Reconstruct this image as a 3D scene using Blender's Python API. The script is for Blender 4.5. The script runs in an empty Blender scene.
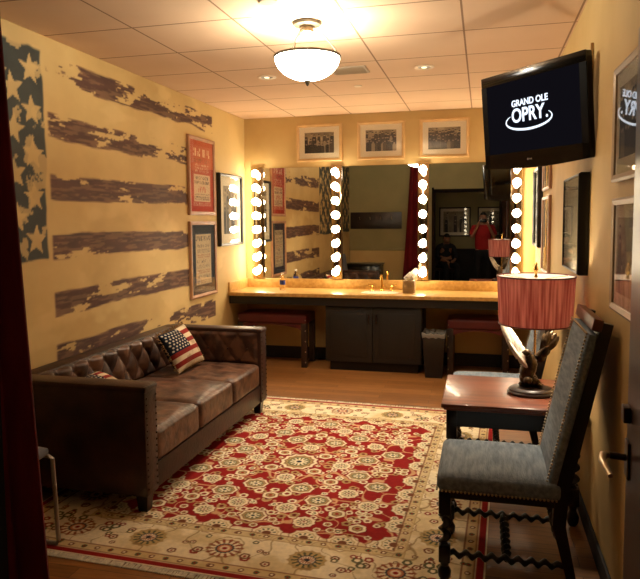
import bpy, bmesh, math, random
import numpy as np
from mathutils import Vector, Matrix, Euler
PI = math.pi
sc = bpy.context.scene
COL = sc.collection

# ------------------------------------------------------------------ room measures
XL, XR, YB, ZC = -2.70, 0.536, 7.137, 2.776
YD = 1.07                                    # the wall with the doorway
DX0, DX1, DZ = -0.97, 0.335, 2.17              # doorway opening

# ------------------------------------------------------------------ materials
def lin(c):
    c = [x / 255 for x in c]
    return tuple(x / 12.92 if x <= .04045 else ((x + .055) / 1.055) ** 2.4 for x in c)

def mat(name, rgb, rough=.5, metal=0, noise=0, nscale=6, rgb2=None, bump=0, bscale=60, coat=0, stretch=(1, 1, 1), spec=.5, emit=None, es=0, detail=4):
    m = bpy.data.materials.new(name); m.use_nodes = True
    nt = m.node_tree; N = nt.nodes; L = nt.links; b = N['Principled BSDF']
    c1 = lin(rgb)
    b.inputs['Base Color'].default_value = (*c1, 1)
    b.inputs['Roughness'].default_value = rough
    b.inputs['Metallic'].default_value = metal
    b.inputs['Specular IOR Level'].default_value = spec
    if coat: b.inputs['Coat Weight'].default_value = coat; b.inputs['Coat Roughness'].default_value = .08
    if noise or rgb2 or bump:
        tc = N.new('ShaderNodeTexCoord'); mp = N.new('ShaderNodeMapping'); mp.inputs['Scale'].default_value = stretch
        L.new(tc.outputs['Object'], mp.inputs['Vector'])
    if noise or rgb2:
        n = N.new('ShaderNodeTexNoise'); n.inputs['Scale'].default_value = nscale; n.inputs['Detail'].default_value = detail
        L.new(mp.outputs[0], n.inputs['Vector'])
        r = N.new('ShaderNodeValToRGB'); c2 = lin(rgb2) if rgb2 else tuple(x * (1 - noise) for x in c1)
        r.color_ramp.elements[0].color = (*c2, 1); r.color_ramp.elements[1].color = (*c1, 1)
        r.color_ramp.elements[0].position = .35; r.color_ramp.elements[1].position = .65
        L.new(n.outputs['Fac'], r.inputs['Fac']); L.new(r.outputs['Color'], b.inputs['Base Color'])
    if bump:
        n2 = N.new('ShaderNodeTexNoise'); n2.inputs['Scale'].default_value = bscale; n2.inputs['Detail'].default_value = 3
        L.new(mp.outputs[0], n2.inputs['Vector'])
        bp = N.new('ShaderNodeBump'); bp.inputs['Strength'].default_value = bump; bp.inputs['Distance'].default_value = .01
        L.new(n2.outputs['Fac'], bp.inputs['Height']); L.new(bp.outputs[0], b.inputs['Normal'])
    if emit:
        b.inputs['Emission Color'].default_value = (*lin(emit), 1); b.inputs['Emission Strength'].default_value = es
    return m

def painted(name, rough=.6, bump=0, bscale=120, coat=0, spec=.5, noise=.12, nscale=9):
    """albedo comes from the mesh's own colour attribute (a pattern woven, printed or painted on the thing)"""
    m = bpy.data.materials.new(name); m.use_nodes = True
    nt = m.node_tree; N = nt.nodes; L = nt.links; b = N['Principled BSDF']
    a = N.new('ShaderNodeAttribute'); a.attribute_name = 'Col'
    tc = N.new('ShaderNodeTexCoord'); n = N.new('ShaderNodeTexNoise'); n.inputs['Scale'].default_value = nscale; n.inputs['Detail'].default_value = 5
    L.new(tc.outputs['Object'], n.inputs['Vector'])
    mr = N.new('ShaderNodeMapRange'); mr.inputs['From Min'].default_value = .3; mr.inputs['From Max'].default_value = .7
    mr.inputs['To Min'].default_value = 1 - noise; mr.inputs['To Max'].default_value = 1 + noise * .4
    L.new(n.outputs['Fac'], mr.inputs['Value'])
    mx = N.new('ShaderNodeVectorMath'); mx.operation = 'SCALE'
    L.new(a.outputs['Color'], mx.inputs[0]); L.new(mr.outputs[0], mx.inputs['Scale']); L.new(mx.outputs[0], b.inputs['Base Color'])
    b.inputs['Roughness'].default_value = rough; b.inputs['Specular IOR Level'].default_value = spec
    if coat: b.inputs['Coat Weight'].default_value = coat
    if bump:
        n2 = N.new('ShaderNodeTexNoise'); n2.inputs['Scale'].default_value = bscale
        L.new(tc.outputs['Object'], n2.inputs['Vector'])
        bp = N.new('ShaderNodeBump'); bp.inputs['Strength'].default_value = bump; bp.inputs['Distance'].default_value = .005
        L.new(n2.outputs['Fac'], bp.inputs['Height']); L.new(bp.outputs[0], b.inputs['Normal'])
    return m

def emissive(name, rgb, s):
    m = bpy.data.materials.new(name); m.use_nodes = True; nt = m.node_tree
    for n in list(nt.nodes): nt.nodes.remove(n)
    o = nt.nodes.new('ShaderNodeOutputMaterial'); e = nt.nodes.new('ShaderNodeEmission')
    e.inputs['Color'].default_value = (*rgb, 1); e.inputs['Strength'].default_value = s
    nt.links.new(e.outputs[0], o.inputs[0]); return m

def pane_glass(name):
    m = bpy.data.materials.new(name); m.use_nodes = True; nt = m.node_tree; N = nt.nodes; L = nt.links
    for n in list(N): N.remove(n)
    o = N.new('ShaderNodeOutputMaterial'); t = N.new('ShaderNodeBsdfTransparent'); g = N.new('ShaderNodeBsdfGlossy')
    g.inputs['Roughness'].default_value = .02; f = N.new('ShaderNodeFresnel'); ge = N.new('ShaderNodeNewGeometry'); io = N.new('ShaderNodeMath'); io.operation = 'MULTIPLY_ADD'
    io.inputs[1].default_value = 1 / 1.5 - 1.5; io.inputs[2].default_value = 1.5; L.new(ge.outputs['Backfacing'], io.inputs[0]); L.new(io.outputs[0], f.inputs['IOR'])
    mx = N.new('ShaderNodeMixShader'); L.new(f.outputs[0], mx.inputs[0]); L.new(t.outputs[0], mx.inputs[1]); L.new(g.outputs[0], mx.inputs[2]); L.new(mx.outputs[0], o.inputs[0])
    return m

WALLC = (202, 172, 112)
M = dict(
    wall=mat('wall_paint', (202, 172, 112), .7, rgb2=(190, 158, 98), nscale=2.2, bump=.08, bscale=90),
    hallwall=mat('hall_wall_paint', (150, 138, 92), .7, noise=.12, nscale=3),
    base=mat('dark_baseboard', (30, 22, 16), .8, noise=.2),
    leather=mat('brown_leather', (62, 35, 26), .4, rgb2=(36, 20, 15), nscale=7, bump=.25, bscale=55, spec=.4),
    seatleather=mat('worn_brown_leather', (112, 78, 58), .36, rgb2=(56, 35, 26), nscale=13, bump=.5, bscale=22, spec=.45, detail=8),
    darkwood=mat('dark_wood', (44, 26, 18), .35, rgb2=(28, 16, 11), nscale=8, stretch=(1, 1, .15)),
    blackwood=mat('black_wood', (20, 15, 13), .28, noise=.3),
    mahogany=mat('mahogany', (136, 76, 52), .32, rgb2=(100, 52, 36), nscale=9, stretch=(.25, 2.5, 1), coat=.2),
    crest=mat('crest_wood', (104, 58, 40), .4, noise=.25),
    linen=mat('blue_grey_linen', (142, 156, 168), .85, rgb2=(112, 126, 138), nscale=60, stretch=(1, .15, 1), bump=.3, bscale=200, spec=.2),
    linen_light=mat('pale_grey_linen', (130, 138, 146), .85, noise=.2, nscale=60, spec=.2),
    grey_vinyl=mat('grey_blue_vinyl', (116, 120, 132), .6, noise=.1),
    brass=mat('brass_nail', (186, 172, 146), .28, 1),
    gold=mat('polished_gold', (222, 176, 92), .15, 1),
    chrome=mat('brushed_steel', (176, 174, 170), .4, .9),
    bronze=mat('aged_bronze', (92, 74, 52), .32, .75, rgb2=(48, 36, 26), nscale=18, bump=.4, bscale=60),
    rimbronze=mat('dark_bronze_rim', (92, 80, 62), .35, .8),
    pewter=mat('lamplit_feathers', (230, 222, 206), .35, .1, rgb2=(170, 156, 136), nscale=14, bump=.3, bscale=70),  # wing nearest the lamp's glow: its lit look is put into this pale colour
    plate=mat('mirrored_strip_plate', (206, 186, 156), .06, 1),
    counter=mat('golden_laminate', (206, 166, 96), .35, rgb2=(186, 142, 76), nscale=30, spec=.4),
    cabinet=mat('dark_cabinet', (24, 19, 13), .45, noise=.25, nscale=5, stretch=(6, 6, .5)),
    redvinyl=mat('dark_red_vinyl', (84, 20, 18), .45, noise=.2),
    black=mat('black_plastic', (14, 13, 14), .25),
    blackmatte=mat('black_frame', (18, 15, 14), .4),
    gloss=mat('glossy_black_bezel', (7, 7, 8), .14, spec=.5),
    white=mat('white_plastic', (225, 220, 208), .5),
    greyliner=mat('grey_bin_liner', (120, 114, 104), .5),
    blackframe=mat('matte_black_bezel', (5, 5, 6), .6, spec=.1),
    casing=mat('dark_door_casing', (30, 20, 15), .85, spec=.1),
    tissue=mat('white_tissue', (240, 236, 226), .9),
    boxtan=mat('tan_tissue_box', (170, 146, 108), .6, noise=.15, nscale=30),
    mat_white=mat('white_mat_board', (226, 214, 186), .8),
    mat_navy=mat('navy_mat_board', (52, 58, 66), .8),
    mat_red=mat('red_mat_board', (186, 64, 40), .8),
    oak=mat('pale_oak_frame', (206, 166, 108), .5, noise=.15, nscale=12),
    pinkwood=mat('rosy_wood_frame', (176, 128, 92), .4, noise=.2, nscale=12),
    silverwood=mat('pewter_frame', (168, 146, 116), .35, .3),
    door=mat('dark_door_veneer', (70, 38, 24), .3, rgb2=(50, 26, 17), nscale=6, stretch=(4, 4, .3)),
    handle=mat('dark_bronze_handle', (52, 36, 28), .3, .8),
    curtain=mat('dark_red_velvet', (104, 18, 22), .8, noise=.35, nscale=5, stretch=(4, 4, .6), spec=.15),
    shade_wall=None, glass=pane_glass('picture_glass'),
    fringe=mat('ivory_fringe', (238, 228, 204), .9, noise=.3, nscale=60),
    tanfringe=mat('tan_fringe', (142, 108, 66), .9, noise=.4, nscale=60),
    screen=emissive('screen_navy', (.0045, .004, .006), 1.0), logo=emissive('screen_white', (.80, .88, 1), 1.4),
    skin=mat('skin', (176, 122, 92), .55), hair=mat('dark_hair', (30, 21, 16), .6, noise=.4, nscale=60),
    redshirt=mat('red_cotton', (178, 26, 30), .85, noise=.2), trousers=mat('black_trousers', (20, 20, 24), .85, noise=.3),
    darkshirt=mat('charcoal_shirt', (38, 36, 40), .85, noise=.3), shoes=mat('black_shoe', (16, 14, 14), .4),
    vent=mat('vent_metal', (160, 140, 112), .5), ceilwhite=mat('ceiling_trim', (220, 200, 170), .5),
    water=None, labelb=mat('blue_bottle_label', (30, 50, 130), .4),
    paint_wall=painted('flag_wall_paint', .72, bump=.1, bscale=80, noise=.10, nscale=2.5),
    paint_rug=painted('rug_wool', .95, bump=.5, bscale=260, spec=.1, noise=.14, nscale=40),
    paint_cloth=painted('printed_cloth', .9, bump=.3, bscale=200, spec=.15), print=painted('printed_paper', .6, noise=.04),
)
def glass_mat(name, col=(1, 1, 1), rough=.02):
    m = bpy.data.materials.new(name); m.use_nodes = True; b = m.node_tree.nodes['Principled BSDF']
    b.inputs['Transmission Weight'].default_value = 1; b.inputs['Roughness'].default_value = rough; b.inputs['IOR'].default_value = 1.33
    b.inputs['Base Color'].default_value = (*col, 1); return m
M['water'] = glass_mat('clear_water_bottle')
# mirror
mm = mat('mirror_silver', (235, 232, 224), 0, 1); M['mirror'] = mm
mm.node_tree.nodes['Principled BSDF'].inputs['Base Color'].default_value = (.80, .79, .75, 1)
# lamp shade: woven cloth that lets the bulb's light through
def shade_mat():
    m = bpy.data.materials.new('rose_shade_cloth'); m.use_nodes = True; nt = m.node_tree; N = nt.nodes; L = nt.links
    for n in list(N): N.remove(n)
    o = N.new('ShaderNodeOutputMaterial'); d = N.new('ShaderNodeBsdfDiffuse'); t = N.new('ShaderNodeBsdfTranslucent')
    tc = N.new('ShaderNodeTexCoord'); mp = N.new('ShaderNodeMapping'); mp.inputs['Scale'].default_value = (1, 1, .03)
    n = N.new('ShaderNodeTexNoise'); n.inputs['Scale'].default_value = 70; n.inputs['Detail'].default_value = 4
    L.new(tc.outputs['Object'], mp.inputs['Vector']); L.new(mp.outputs[0], n.inputs['Vector'])
    r = N.new('ShaderNodeValToRGB'); r.color_ramp.elements[0].position = .35; r.color_ramp.elements[1].position = .68
    r.color_ramp.elements[0].color = (*lin((158, 100, 100)), 1); r.color_ramp.elements[1].color = (*lin((218, 174, 170)), 1)
    L.new(n.outputs['Fac'], r.inputs['Fac']); L.new(r.outputs[0], d.inputs['Color']); L.new(r.outputs[0], t.inputs['Color'])
    mx = N.new('ShaderNodeMixShader'); mx.inputs[0].default_value = .62
    L.new(d.outputs[0], mx.inputs[1]); L.new(t.outputs[0], mx.inputs[2]); L.new(mx.outputs[0], o.inputs[0]); return m
M['shade'] = shade_mat()
def lining_mat():
    m = bpy.data.materials.new('ivory_lining'); m.use_nodes = True; nt = m.node_tree; N = nt.nodes; L = nt.links
    for n in list(N): N.remove(n)
    o = N.new('ShaderNodeOutputMaterial'); d = N.new('ShaderNodeBsdfDiffuse'); t = N.new('ShaderNodeBsdfTranslucent'); mx = N.new('ShaderNodeMixShader'); mx.inputs[0].default_value = .75
    for q in (d, t): q.inputs['Color'].default_value = (.86, .82, .74, 1)
    L.new(d.outputs[0], mx.inputs[1]); L.new(t.outputs[0], mx.inputs[2]); L.new(mx.outputs[0], o.inputs[0]); return m
M['lining'] = lining_mat()
# floor boards
def floor_mat():
    m = bpy.data.materials.new('oak_floorboards'); m.use_nodes = True; nt = m.node_tree; N = nt.nodes; L = nt.links; b = N['Principled BSDF']
    tc = N.new('ShaderNodeTexCoord'); mp = N.new('ShaderNodeMapping'); mp.inputs['Rotation'].default_value = (0, 0, 0)
    L.new(tc.outputs['Object'], mp.inputs['Vector'])
    br = N.new('ShaderNodeTexBrick'); br.inputs['Scale'].default_value = 1; br.inputs['Brick Width'].default_value = .9; br.inputs['Row Height'].default_value = .09
    br.inputs['Mortar Size'].default_value = .0015; br.inputs['Color1'].default_value = (*lin((160, 108, 58)), 1); br.inputs['Color2'].default_value = (*lin((134, 88, 44)), 1)
    br.inputs['Mortar'].default_value = (*lin((70, 44, 24)), 1); L.new(mp.outputs[0], br.inputs['Vector'])
    n = N.new('ShaderNodeTexNoise'); n.inputs['Scale'].default_value = 14; n.inputs['Detail'].default_value = 6
    mp2 = N.new('ShaderNodeMapping'); mp2.inputs['Scale'].default_value = (.5, 5, 1); L.new(tc.outputs['Object'], mp2.inputs['Vector']); L.new(mp2.outputs[0], n.inputs['Vector'])
    mx = N.new('ShaderNodeMixRGB'); mx.blend_type = 'MULTIPLY'; mx.inputs['Fac'].default_value = .7
    r = N.new('ShaderNodeValToRGB'); r.color_ramp.elements[0].position = .3; r.color_ramp.elements[0].color = (.5, .42, .34, 1); r.color_ramp.elements[1].position = .7; r.color_ramp.elements[1].color = (1, 1, 1, 1)
    L.new(n.outputs['Fac'], r.inputs['Fac']); L.new(br.outputs['Color'], mx.inputs['Color1']); L.new(r.outputs[0], mx.inputs['Color2']); L.new(mx.outputs[0], b.inputs['Base Color'])
    b.inputs['Roughness'].default_value = .38; return m
M['floor'] = floor_mat()
def ceiling_mat():
    m = bpy.data.materials.new('ceiling_tiles'); m.use_nodes = True; nt = m.node_tree; N = nt.nodes; L = nt.links; b = N['Principled BSDF']
    tc = N.new('ShaderNodeTexCoord'); s = N.new('ShaderNodeSeparateXYZ'); L.new(tc.outputs['Object'], s.inputs[0])
    def line(axis, off, per, w):
        a = N.new('ShaderNodeMath'); a.operation = 'SUBTRACT'; L.new(s.outputs[axis], a.inputs[0]); a.inputs[1].default_value = off - 50 * per - per / 2
        d = N.new('ShaderNodeMath'); d.operation = 'DIVIDE'; L.new(a.outputs[0], d.inputs[0]); d.inputs[1].default_value = per
        f = N.new('ShaderNodeMath'); f.operation = 'FRACT'; L.new(d.outputs[0], f.inputs[0])
        e = N.new('ShaderNodeMath'); e.operation = 'SUBTRACT'; L.new(f.outputs[0], e.inputs[0]); e.inputs[1].default_value = .5
        g = N.new('ShaderNodeMath'); g.operation = 'ABSOLUTE'; L.new(e.outputs[0], g.inputs[0])
        h = N.new('ShaderNodeMath'); h.operation = 'LESS_THAN'; L.new(g.outputs[0], h.inputs[0]); h.inputs[1].default_value = w / per; return h
    a = line(0, -.13, .651, .006); c = line(1, 3.62, .606, .007)
    mx = N.new('ShaderNodeMath'); mx.operation = 'MAXIMUM'; L.new(a.outputs[0], mx.inputs[0]); L.new(c.outputs[0], mx.inputs[1])
    n = N.new('ShaderNodeTexNoise'); n.inputs['Scale'].default_value = 3; L.new(tc.outputs['Object'], n.inputs['Vector'])
    r = N.new('ShaderNodeValToRGB'); r.color_ramp.elements[0].color = (*lin((206, 172, 138)), 1); r.color_ramp.elements[1].color = (*lin((218, 186, 152)), 1); L.new(n.outputs['Fac'], r.inputs[0])
    mc = N.new('ShaderNodeMixRGB'); L.new(mx.outputs[0], mc.inputs['Fac']); L.new(r.outputs[0], mc.inputs['Color1']); mc.inputs['Color2'].default_value = (*lin((140, 106, 76)), 1)
    L.new(mc.outputs[0], b.inputs['Base Color']); b.inputs['Roughness'].default_value = .85
    n2 = N.new('ShaderNodeTexNoise'); n2.inputs['Scale'].default_value = 140; L.new(tc.outputs['Object'], n2.inputs['Vector'])
    bp = N.new('ShaderNodeBump'); bp.inputs['Strength'].default_value = .15; bp.inputs['Distance'].default_value = .004; L.new(n2.outputs['Fac'], bp.inputs['Height']); L.new(bp.outputs[0], b.inputs['Normal'])
    return m
M['ceiling'] = ceiling_mat()

# ------------------------------------------------------------------ mesh helpers
class MB:
    def __init__(s): s.b = bmesh.new()
    def _xf(s, vs, rot, c):
        R = Euler(rot).to_matrix() if rot else None
        for v in vs:
            if R: v.co = R @ v.co
            v.co += Vector(c)
    def box(s, c, d, bev=0, rot=None, seg=2):
        r = bmesh.ops.create_cube(s.b, size=1); vs = r['verts']
        for v in vs: v.co = Vector((v.co.x * d[0], v.co.y * d[1], v.co.z * d[2]))
        if bev:
            es = list({e for v in vs for e in v.link_edges})
            q = bmesh.ops.bevel(s.b, geom=es, offset=bev, segments=seg, affect='EDGES', profile=.5)
            vs = list({v for f in q['faces'] for v in f.verts} | {v for v in vs if v.is_valid})
        s._xf(vs, rot, c); return s
    def lo(s, x0, x1, y0, y1, z0, z1, bev=0): return s.box(((x0 + x1) / 2, (y0 + y1) / 2, (z0 + z1) / 2), (x1 - x0, y1 - y0, z1 - z0), bev)
    def rings(s, rings, cap=True, closed=False):
        V = [[s.b.verts.new(p) for p in r] for r in rings]; n = len(V[0])
        for i in range(len(V) - (0 if closed else 1)):
            a, b2 = V[i], V[(i + 1) % len(V)]
            for j in range(n):
                s.b.faces.new((a[j], a[(j + 1) % n], b2[(j + 1) % n], b2[j]))
        if cap and not closed:
            s.b.faces.new(V[0][::-1]); s.b.faces.new(V[-1])
        return s
    def frame_of(s, d):
        d = Vector(d).normalized(); a = Vector((0, 0, 1)) if abs(d.z) < .9 else Vector((1, 0, 0))
        u = d.cross(a).normalized(); return u, d.cross(u).normalized()
    def tube(s, pts, r, n=10, closed=False, sq=1.0):
        pts = [Vector(p) for p in pts]; rr = r if isinstance(r, (list, tuple)) else [r] * len(pts); out = []
        for i, p in enumerate(pts):
            if closed: d = pts[(i + 1) % len(pts)] - pts[i - 1]
            else: d = pts[min(i + 1, len(pts) - 1)] - pts[max(i - 1, 0)]
            u, w = s.frame_of(d)
            out.append([p + (u * math.cos(t) + w * math.sin(t) * sq) * rr[i] for t in [2 * PI * k / n for k in range(n)]])
        return s.rings(out, closed=closed)
    def cyl(s, p0, p1, r0, r1=None, n=16): return s.tube([p0, p1], [r0, r0 if r1 is None else r1], n)
    def lathe(s, prof, c=(0, 0, 0), n=24, sx=1, sy=1, cap=True):
        return s.rings([[(c[0] + r * math.cos(2 * PI * k / n) * sx, c[1] + r * math.sin(2 * PI * k / n) * sy, c[2] + z) for k in range(n)] for r, z in prof], cap=cap)
    def ball(s, c, r, sc3=(1, 1, 1), n=12, rot=None):
        q = bmesh.ops.create_uvsphere(s.b, u_segments=n, v_segments=max(6, n // 2 + 2), radius=r)
        for v in q['verts']: v.co = Vector((v.co.x * sc3[0], v.co.y * sc3[1], v.co.z * sc3[2]))
        s._xf(q['verts'], rot, c); return s
    def twist(s, p0, p1, R, pitch=.055, n=12):
        p0, p1 = Vector(p0), Vector(p1); L_ = (p1 - p0).length; m = max(8, int(L_ / .0065)); u, w = s.frame_of(p1 - p0); out = []
        for i in range(m + 1):
            t = i / m; p = p0.lerp(p1, t); ph = 2 * PI * L_ * t / pitch
            k = .5 * min(1, t * 12, (1 - t) * 12)
            c = p + (u * math.cos(ph) + w * math.sin(ph)) * R * .42 * k * 2
            out.append([c + (u * math.cos(a) + w * math.sin(a)) * R * .68 for a in [2 * PI * q / n for q in range(n)]])
        return s.rings(out)
    def prism(s, poly, y0, y1, ax='y'):
        f = {'y': lambda a, b2, t: (a, t, b2), 'x': lambda a, b2, t: (t, a, b2), 'z': lambda a, b2, t: (a, b2, t)}[ax]
        return s.rings([[f(a, b2, y0) for a, b2 in poly], [f(a, b2, y1) for a, b2 in poly]])
    def cushion(s, c, d, r, puff=0, n=10, rot=None, wr=0, seed=0):
        hx, hy, hz = [q / 2 for q in d]; vs = []
        rnd = random.Random(seed); ph = [rnd.uniform(0, 6) for _ in range(6)]
        pre = set(s.b.verts); g = bmesh.ops.create_cube(s.b, size=2); es = list({e for v in g['verts'] for e in v.link_edges})
        bmesh.ops.subdivide_edges(s.b, edges=es, cuts=n, use_grid_fill=True)
        vs = [v for v in s.b.verts if v not in pre]
        for v in vs:
            x, y, z = v.co; P = Vector((x * hx, y * hy, z * hz))
            Q = Vector((max(-hx + r, min(hx - r, P.x)), max(-hy + r, min(hy - r, P.y)), max(-hz + r, min(hz - r, P.z)))); D = P - Q
            if D.length > 1e-9: P = Q + D.normalized() * r
            if puff:
                P.z += (1 if z > 0 else -.3) * abs(z) * puff * (1 - x * x) * (1 - y * y)
            if wr and z > 0:
                P.z += wr * (math.sin(x * 5 + y * 7 + ph[0]) * math.sin(y * 9 + ph[1]) + .6 * math.sin(x * 13 + y * 5 + ph[2]))* (1 - x ** 4) * (1 - y ** 4)
            v.co = P
        s._xf(vs, rot, c); return s
    def build(s, name, m, parent=None, smooth=35, off=None):
        me = bpy.data.meshes.new(name)
        bmesh.ops.recalc_face_normals(s.b, faces=s.b.faces)
        if off is not None: bmesh.ops.translate(s.b, verts=s.b.verts, vec=-Vector(off))
        s.b.to_mesh(me); s.b.free(); me.materials.append(M[m] if isinstance(m, str) else m)
        if smooth:
            me.polygons.foreach_set('use_smooth', [True] * len(me.polygons)); me.set_sharp_from_angle(angle=math.radians(smooth))
        o = bpy.data.objects.new(name, me); COL.objects.link(o)
        if parent: o.parent = parent
        return o

def tag(o, label=None, cat=None, group=None, kind=None):
    if label: o['label'] = label
    if cat: o['category'] = cat
    if group: o['group'] = group
    if kind: o['kind'] = kind
    return o
def thing(name, label, cat, loc=(0, 0, 0), rz=0, group=None):
    o = bpy.data.objects.new(name, None); COL.objects.link(o); o.location = loc; o.rotation_euler = (0, 0, rz); o.empty_display_size = .1
    return tag(o, label, cat, group)
def struct(name, mb, m, parent=None, smooth=35):
    o = mb.build(name, m, parent, smooth); o['kind'] = 'structure'; return o
def kids(o): return [c for c in COL.objects if c.parent == o]
def dup(o, loc=None, rz=None, label=None, parent=None):
    c = o.copy(); COL.objects.link(c)
    if parent: c.parent = parent
    for ch in kids(o): dup(ch, parent=c)
    if loc is not None: c.location = loc
    if rz is not None: c.rotation_euler = (0, 0, rz)
    if label: c['label'] = label
    return c

def nails(parent, pts, r, m='brass', cap=100):
    # each nailhead a part; past the hundredth the rest is one part
    me = None
    for p in pts[:cap]:
        if me is None: o = MB().ball((0, 0, 0), r, (1, 1, 1), 6).build('nailhead', m, parent); me = o.data
        else: o = bpy.data.objects.new('nailhead', me); COL.objects.link(o); o.parent = parent
        o.location = p
    if len(pts) > cap:
        mb = MB()
        for p in pts[cap:]: mb.ball(tuple(p), r, (1, 1, 1), 6)
        o = mb.build('nailhead_row', m, parent); o['kind'] = 'stuff'; o['label'] = 'rest of the small brass nailheads'

def sheet(name, cols, fn, m, parent=None, thick=0):
    """grid of points whose colour attribute holds the printed/woven pattern; cols is (ny,nx,3) in 0-255 sRGB; fn(U,V)->(x,y,z) arrays"""
    ny, nx = cols.shape[:2]
    U, V = np.meshgrid(np.linspace(0, 1, nx), np.linspace(0, 1, ny))
    X, Y, Z = fn(U, V); co = np.stack([np.broadcast_to(a, U.shape) for a in (X, Y, Z)], -1).reshape(-1, 3)
    idx = np.arange(nx * ny).reshape(ny, nx)
    F = np.stack([idx[:-1, :-1], idx[:-1, 1:], idx[1:, 1:], idx[1:, :-1]], -1).reshape(-1, 4)
    c = np.clip(cols / 255, 0, 1); c = np.where(c <= .04045, c / 12.92, ((c + .055) / 1.055) ** 2.4).reshape(-1, 3)
    me = bpy.data.meshes.new(name)
    me.vertices.add(len(co)); me.vertices.foreach_set('co', co.astype(np.float32).ravel())
    me.loops.add(F.size); me.loops.foreach_set('vertex_index', F.astype(np.int32).ravel())
    me.polygons.add(len(F)); me.polygons.foreach_set('loop_start', np.arange(0, F.size, 4, dtype=np.int32)); me.polygons.foreach_set('loop_total', np.full(len(F), 4, np.int32))
    me.update(calc_edges=True)
    a = me.color_attributes.new('Col', 'FLOAT_COLOR', 'POINT'); a.data.foreach_set('color', np.concatenate([c, np.ones((len(c), 1))], 1).astype(np.float32).ravel())
    me.polygons.foreach_set('use_smooth', [True] * len(me.polygons)); me.materials.append(M[m])
    o = bpy.data.objects.new(name, me); COL.objects.link(o)
    if parent: o.parent = parent
    return o

# ------------------------------------------------------------------ numpy noise
def vnoise(U, V, seed):
    rs = np.random.RandomState(seed); T = rs.rand(64, 64)
    i = np.floor(U).astype(int); j = np.floor(V).astype(int); a = U - i; b = V - j
    a = a * a * (3 - 2 * a); b = b * b * (3 - 2 * b)
    g = lambda p, q: T[p % 64, q % 64]
    return (g(i, j) * (1 - a) + g(i + 1, j) * a) * (1 - b) + (g(i, j + 1) * (1 - a) + g(i + 1, j + 1) * a) * b
def fbm(U, V, seed, oct=4):
    r = 0; a = .5; t = 0
    for k in range(oct): r = r + a * vnoise(U * 2 ** k + 7.3 * k, V * 2 ** k + 3.1 * k, seed + k); t += a; a *= .55
    return r / t
def mixc(C, c, m):
    m = np.clip(m, 0, 1)[..., None]; return C * (1 - m) + np.array(c, float) * m
def sstep(x, a, b): t = np.clip((x - a) / (b - a), 0, 1); return t * t * (3 - 2 * t)

# ------------------------------------------------------------------ SETTING
T = .1
struct('floor', MB().lo(-3.2, 2.0, -1.7, YB + T, -.06, 0), 'floor')
struct('ceiling', MB().lo(XL - T, XR + T, YD - .06, YB + T, ZC, ZC + .05), 'ceiling')
struct('wall_back', MB().lo(XL - T, XR + T, YB, YB + T, 0, ZC), 'wall')
struct('wall_right', MB().lo(XR, XR + T, YD, YB, 0, ZC), 'wall')
mb = MB(); mb.lo(XL - T, DX0, YD - .12, YD, 0, ZC); mb.lo(DX1, XR + T, YD - .12, YD, 0, ZC); mb.lo(DX0, DX1, YD - .12, YD, DZ, ZC)
struct('wall_front', mb, 'hallwall')
# left wall, with the flag painted straight on its plaster
NY, NZ = 640, 300
yy = np.linspace(YD, YB, NY); zz = np.linspace(0, ZC, NZ); Yg, Zg = np.meshgrid(yy, zz)
C = np.zeros((NZ, NY, 3)) + np.array(WALLC, float)
mo = fbm(Yg * 1.3, Zg * 2.2, 3, 5); C = mixc(C, (184, 152, 92), (mo - .45) * 2.2)
C = mixc(C, (218, 190, 130), sstep(fbm(Yg * 2.1, Zg * 3.3, 31, 4), .56, .7) * .5)
red = (68, 39, 32); EDGE = 3.59
for k, (z0, z1, thr) in enumerate([(2.50, 2.675, .43), (2.13, 2.30, .425), (1.745, 1.92, .36), (1.36, 1.53, .33), (.985, 1.155, .40), (.61, .80, .43), (.235, .405, .4)]):
    wob = (fbm(Yg * 3, Zg * 0, 50 + k, 3) - .5) * .05
    ins = sstep(Zg + wob, z0, z0 + .012) * (1 - sstep(Zg + wob * .7, z1 - .012, z1)) * sstep(Yg, EDGE + .02, EDGE + .05) * (1 - sstep(Yg, 6.2, 6.23))
    patch = fbm(Yg * 2.6 + 5 * k, Zg * 11, 70 + 9 * k, 5)
    fine = fbm(Yg * 9, Zg * 46, 90 + 5 * k, 4)
    m = sstep(patch + (fine - .5) * .42, thr - .02, thr + .03)
    tone = fbm(Yg * 6, Zg * 25, 33 + k, 3)[..., None]
    rc = np.array(red, float) * (.8 + .5 * tone)
    al = .72 + .28 * sstep(fbm(Yg * 7, Zg * 60, 120 + k, 3), .38, .55)
    w = (ins * m * .95 * al)[..., None]; C = C * (1 - w) + rc * w
# blue field with stars
cz0, cz1 = 1.36, 2.68
ins = sstep(Zg + (fbm(Yg * 4, Zg * 0, 11, 3) - .5) * .05, cz0, cz0 + .015) * (1 - sstep(Zg + (fbm(Yg * 5, Zg * 0, 12, 3) - .5) * .06, cz1 - .02, cz1)) * (1 - sstep(Yg + (fbm(Yg * 0, Zg * 5, 13, 3) - .5) * .05, EDGE - .02, EDGE))
sm = np.zeros_like(Yg)
col = 0; y = 3.47
while y > 1.1:
    zlist = [2.54, 2.29, 2.025, 1.76, 1.495] if col % 2 == 0 else [2.40, 2.16, 1.895, 1.63]
    for q, z in enumerate(zlist):
        dy, dz = Yg - y, Zg - z; r = np.hypot(dy, dz); th = np.arctan2(dy, dz) + .15 * math.sin(q * 3 + col)
        a = np.abs(((th / (2 * PI) * 5) + .5) % 1 - .5) * 2          # 0 on a point, 1 between points
        R = .098; ri = .042; A = a * PI / 5
        edge = R * ri * math.sin(PI / 5) / (R * np.sin(A) * 1.0 + ri * np.sin(PI / 5 - A) + 1e-9)
        worn = (fbm(Yg * 16, Zg * 16, 40 + q + 10 * col, 3) - .5) * .018
        sm = np.maximum(sm, 1 - sstep(r + worn, edge - .004, edge + .008))
    y -= .165; col += 1
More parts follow.
